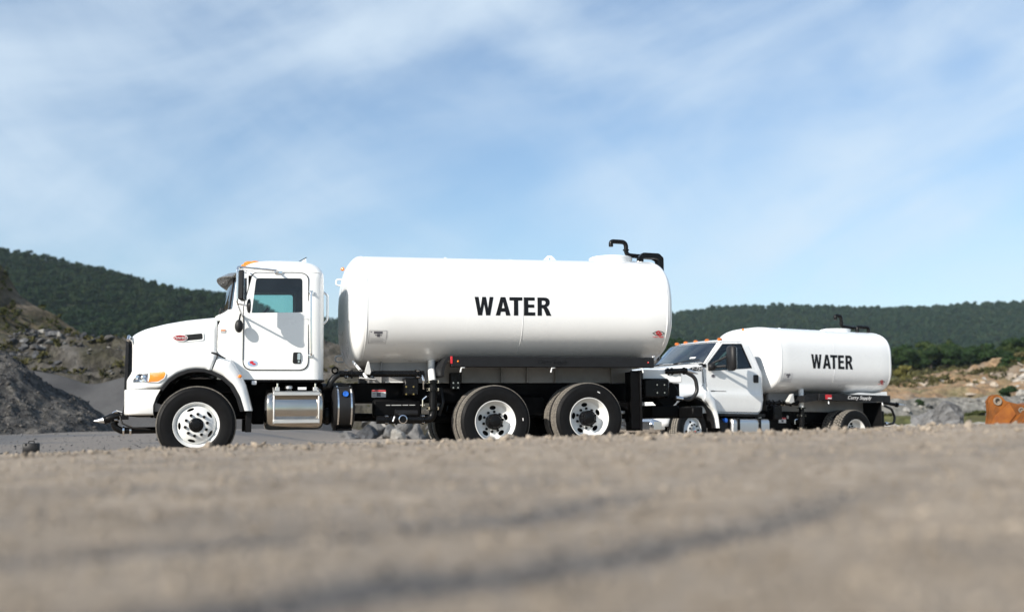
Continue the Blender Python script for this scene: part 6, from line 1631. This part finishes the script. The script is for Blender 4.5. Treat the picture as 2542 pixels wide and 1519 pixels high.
# ------------------------------------------------------------------ forest on the hills, instanced crowns
def forest(name, X, Y, Z, n, x0, x1, hmean, m, label, seed, row0=8):
    rg_ = np.random.default_rng(seed); ny, nx = X.shape
    col = bpy.data.collections.new(name + '_kinds')
    for k in range(5):
        me = crown_mesh(400 + seed * 10 + k, m, nq=420, leaf=.075, lobes=9, wide=.44 if k < 4 else .26, tall=.44, zc=.50, conic=.3 if k < 4 else .8)
        col.objects.link(bpy.data.objects.new('crown_kind', me))
    fi = rg_.uniform(row0, ny - 12, n); fj = rg_.uniform(0, nx - 1.001, n); i = fi.astype(int); j = fj.astype(int); a = fi - i; b = fj - j
    def s(A): return A[i, j] * (1 - a) * (1 - b) + A[i + 1, j] * a * (1 - b) + A[i, j + 1] * (1 - a) * b + A[i + 1, j + 1] * a * b
    P = np.stack([s(X), s(Y), s(Z) - .3], -1); P = P[(P[:, 0] > x0) & (P[:, 0] < x1)]
    me = bpy.data.meshes.new(name); me.vertices.add(len(P)); me.vertices.foreach_set('co', P.ravel()); me.update()
    o = bpy.data.objects.new(name, me); COL.objects.link(o); tag(o, label, 'forest', kind='stuff')
    ng = bpy.data.node_groups.new(name, 'GeometryNodeTree')
    ng.interface.new_socket('Geometry', in_out='INPUT', socket_type='NodeSocketGeometry'); ng.interface.new_socket('Geometry', in_out='OUTPUT', socket_type='NodeSocketGeometry')
    gi = ng.nodes.new('NodeGroupInput'); go = ng.nodes.new('NodeGroupOutput'); ip = ng.nodes.new('GeometryNodeInstanceOnPoints'); ci = ng.nodes.new('GeometryNodeCollectionInfo')
    ci.inputs['Collection'].default_value = col; ci.inputs['Separate Children'].default_value = True; ci.inputs['Reset Children'].default_value = True
    ip.inputs['Pick Instance'].default_value = True
    rv_ = ng.nodes.new('FunctionNodeRandomValue'); rv_.data_type = 'FLOAT_VECTOR'; rv_.inputs[0].default_value = (-.06, -.06, 0); rv_.inputs[1].default_value = (.06, .06, 6.28)
    rs_ = ng.nodes.new('FunctionNodeRandomValue'); rs_.data_type = 'FLOAT'; rs_.inputs[2].default_value = hmean * .62; rs_.inputs[3].default_value = hmean * 1.3; rs_.inputs['Seed'].default_value = 4
    ng.links.new(gi.outputs[0], ip.inputs['Points']); ng.links.new(ci.outputs[0], ip.inputs['Instance']); ng.links.new(rv_.outputs[0], ip.inputs['Rotation']); ng.links.new(rs_.outputs[1], ip.inputs['Scale']); ng.links.new(ip.outputs[0], go.inputs[0])
    md = o.modifiers.new('scatter', 'NODES'); md.node_group = ng
    return o
forest('forest', HX, HY, HZ, 21000, -480, -40, 5.6, 'leaf_hill', 'dense dark green woods covering the hill behind the hood of the large truck', 1)
forest('forest', RX, RY, RZ, 26000, -470, 900, 8.2, 'leaf_ridge', 'hazy woods covering the long level ridge behind the smaller truck', 2)

# ------------------------------------------------------------------ black case on the ground, left
cs = thing('tool_case', 'small black carrying case with a handle standing on the gravel', 'case', (-10.03, 22.3, -.045), (0, 0, R(8)))
MB().box(-.155, .155, -.07, .07, .0, .235, .014).build('shell', 'black_plastic', cs, ang=50)
MB().box(-.158, .158, -.006, .006, .004, .231, .004).build('seam', 'charcoal', cs)
MB().tube(fillet([(-.055, 0, .232), (-.055, 0, .275), (.055, 0, .275), (.055, 0, .232)], .02), .010, 8).build('handle', 'black_plastic', cs)
for x in (-.09, .09): MB().box(x - .018, x + .018, -.078, -.070, .18, .225, .003).build('latch', 'charcoal', cs)

# ------------------------------------------------------------------ rusty excavator bucket at the right edge
earth('rusty_paint', [(.30, (.085, .035, .014)), (.48, (.19, .066, .014)), (.62, (.27, .092, .015)), (.8, (.22, .080, .026))], 2.6, 10, .5, 14, rough=.6, fine=(9, .12), bd=.02)
earth('worn_steel', [(.3, (.10, .095, .085)), (.6, (.24, .20, .16)), (.8, (.33, .17, .08))], 7, 8, .4, 30, rough=.55, bd=.02)
bk = thing('excavator_bucket', 'rusty orange excavator bucket with pin holes resting on the ground at the edge', 'bucket', (8.9, 20.0, 0))
def bl(pts, r=.02): return rpoly([(x - 8.9, z, r) for x, z in pts], 4)
ear = [(8.80, -.36), (8.885, .40), (8.920, .62), (8.912, .82), (8.975, .915), (9.062, .945), (9.150, .905), (9.222, .822), (9.345, .785), (9.63, .715), (9.84, .655), (10.25, .50), (10.4, -.36)]
for k, y in enumerate((0.0, .11)):
    e = MB().sheet(bl(ear, .05), [ellipse(.169, .817, .048, .048, 24), ellipse(.607, .645, .034, .034, 20)], side, y, y + .045).build('ear_plate', 'rusty_paint', bk, bevel=.006)
    MB().sheet(ellipse(.169, .817, .078, .078, 32), [ellipse(.169, .817, .047, .047, 24)], side, y - .028, y + .07).build('pin_boss', 'worn_steel', e, bevel=.004)
    MB().sheet(ellipse(.607, .645, .056, .056, 28), [ellipse(.607, .645, .033, .033, 20)], side, y - .02, y + .065).build('pin_boss', 'worn_steel', e, bevel=.004)
MB().sheet(bl([(8.905, -.30), (8.93, .41), (9.02, .56), (9.285, .775), (9.395, .575), (9.27, .43), (9.22, .2), (9.2, -.3)], .02), [], side, -.022, -.001).build('doubler_plate', mat('bucket_orange', (.30, .105, .014), .5, col2=(.20, .062, .012), vscale=5), bk, bevel=.006)
MB().cyl((.607, .0, .645), (.607, .15, .645), .033, n=20).build('pin', 'worn_steel', bk)
MB().cyl((.169, .03, .817), (.169, .14, .817), .046, n=20).build('pin', 'worn_steel', bk)
sl_ = []
for k in range(13):
    t = R(100 + 150 * k / 12); sl_.append([(1.15 + .75 * math.cos(t), -.35, .22 + .58 * math.sin(t)), (1.15 + .75 * math.cos(t), .85, .22 + .58 * math.sin(t)), (1.15 + .71 * math.cos(t), .85, .22 + .54 * math.sin(t)), (1.15 + .71 * math.cos(t), -.35, .22 + .54 * math.sin(t))])
MB().loft(sl_, cap0=True, cap1=True).build('bucket_shell', 'rusty_paint', bk)

# ------------------------------------------------------------------ air: one even volume round the whole place
hz = MB().box(-1400, 1400, -300, 1680, -12, 190).build('haze', mat('haze_dummy', (.8, .8, .8)), fix=True)
hm = bpy.data.materials.new('haze_air'); hm.use_nodes = True; nt = hm.node_tree
for n_ in list(nt.nodes): nt.nodes.remove(n_)
ho = N(nt, 'ShaderNodeOutputMaterial'); pv_ = N(nt, 'ShaderNodeVolumePrincipled')
pv_.inputs['Color'].default_value = (.72, .88, 1.0, 1); pv_.inputs['Density'].default_value = .00008; pv_.inputs['Anisotropy'].default_value = .2
nt.links.new(pv_.outputs[0], ho.inputs['Volume']); hz.data.materials[0] = hm; hz['kind'] = 'stuff'
tag(hz, 'pale blue haze in the air over the quarry and hills', 'haze')
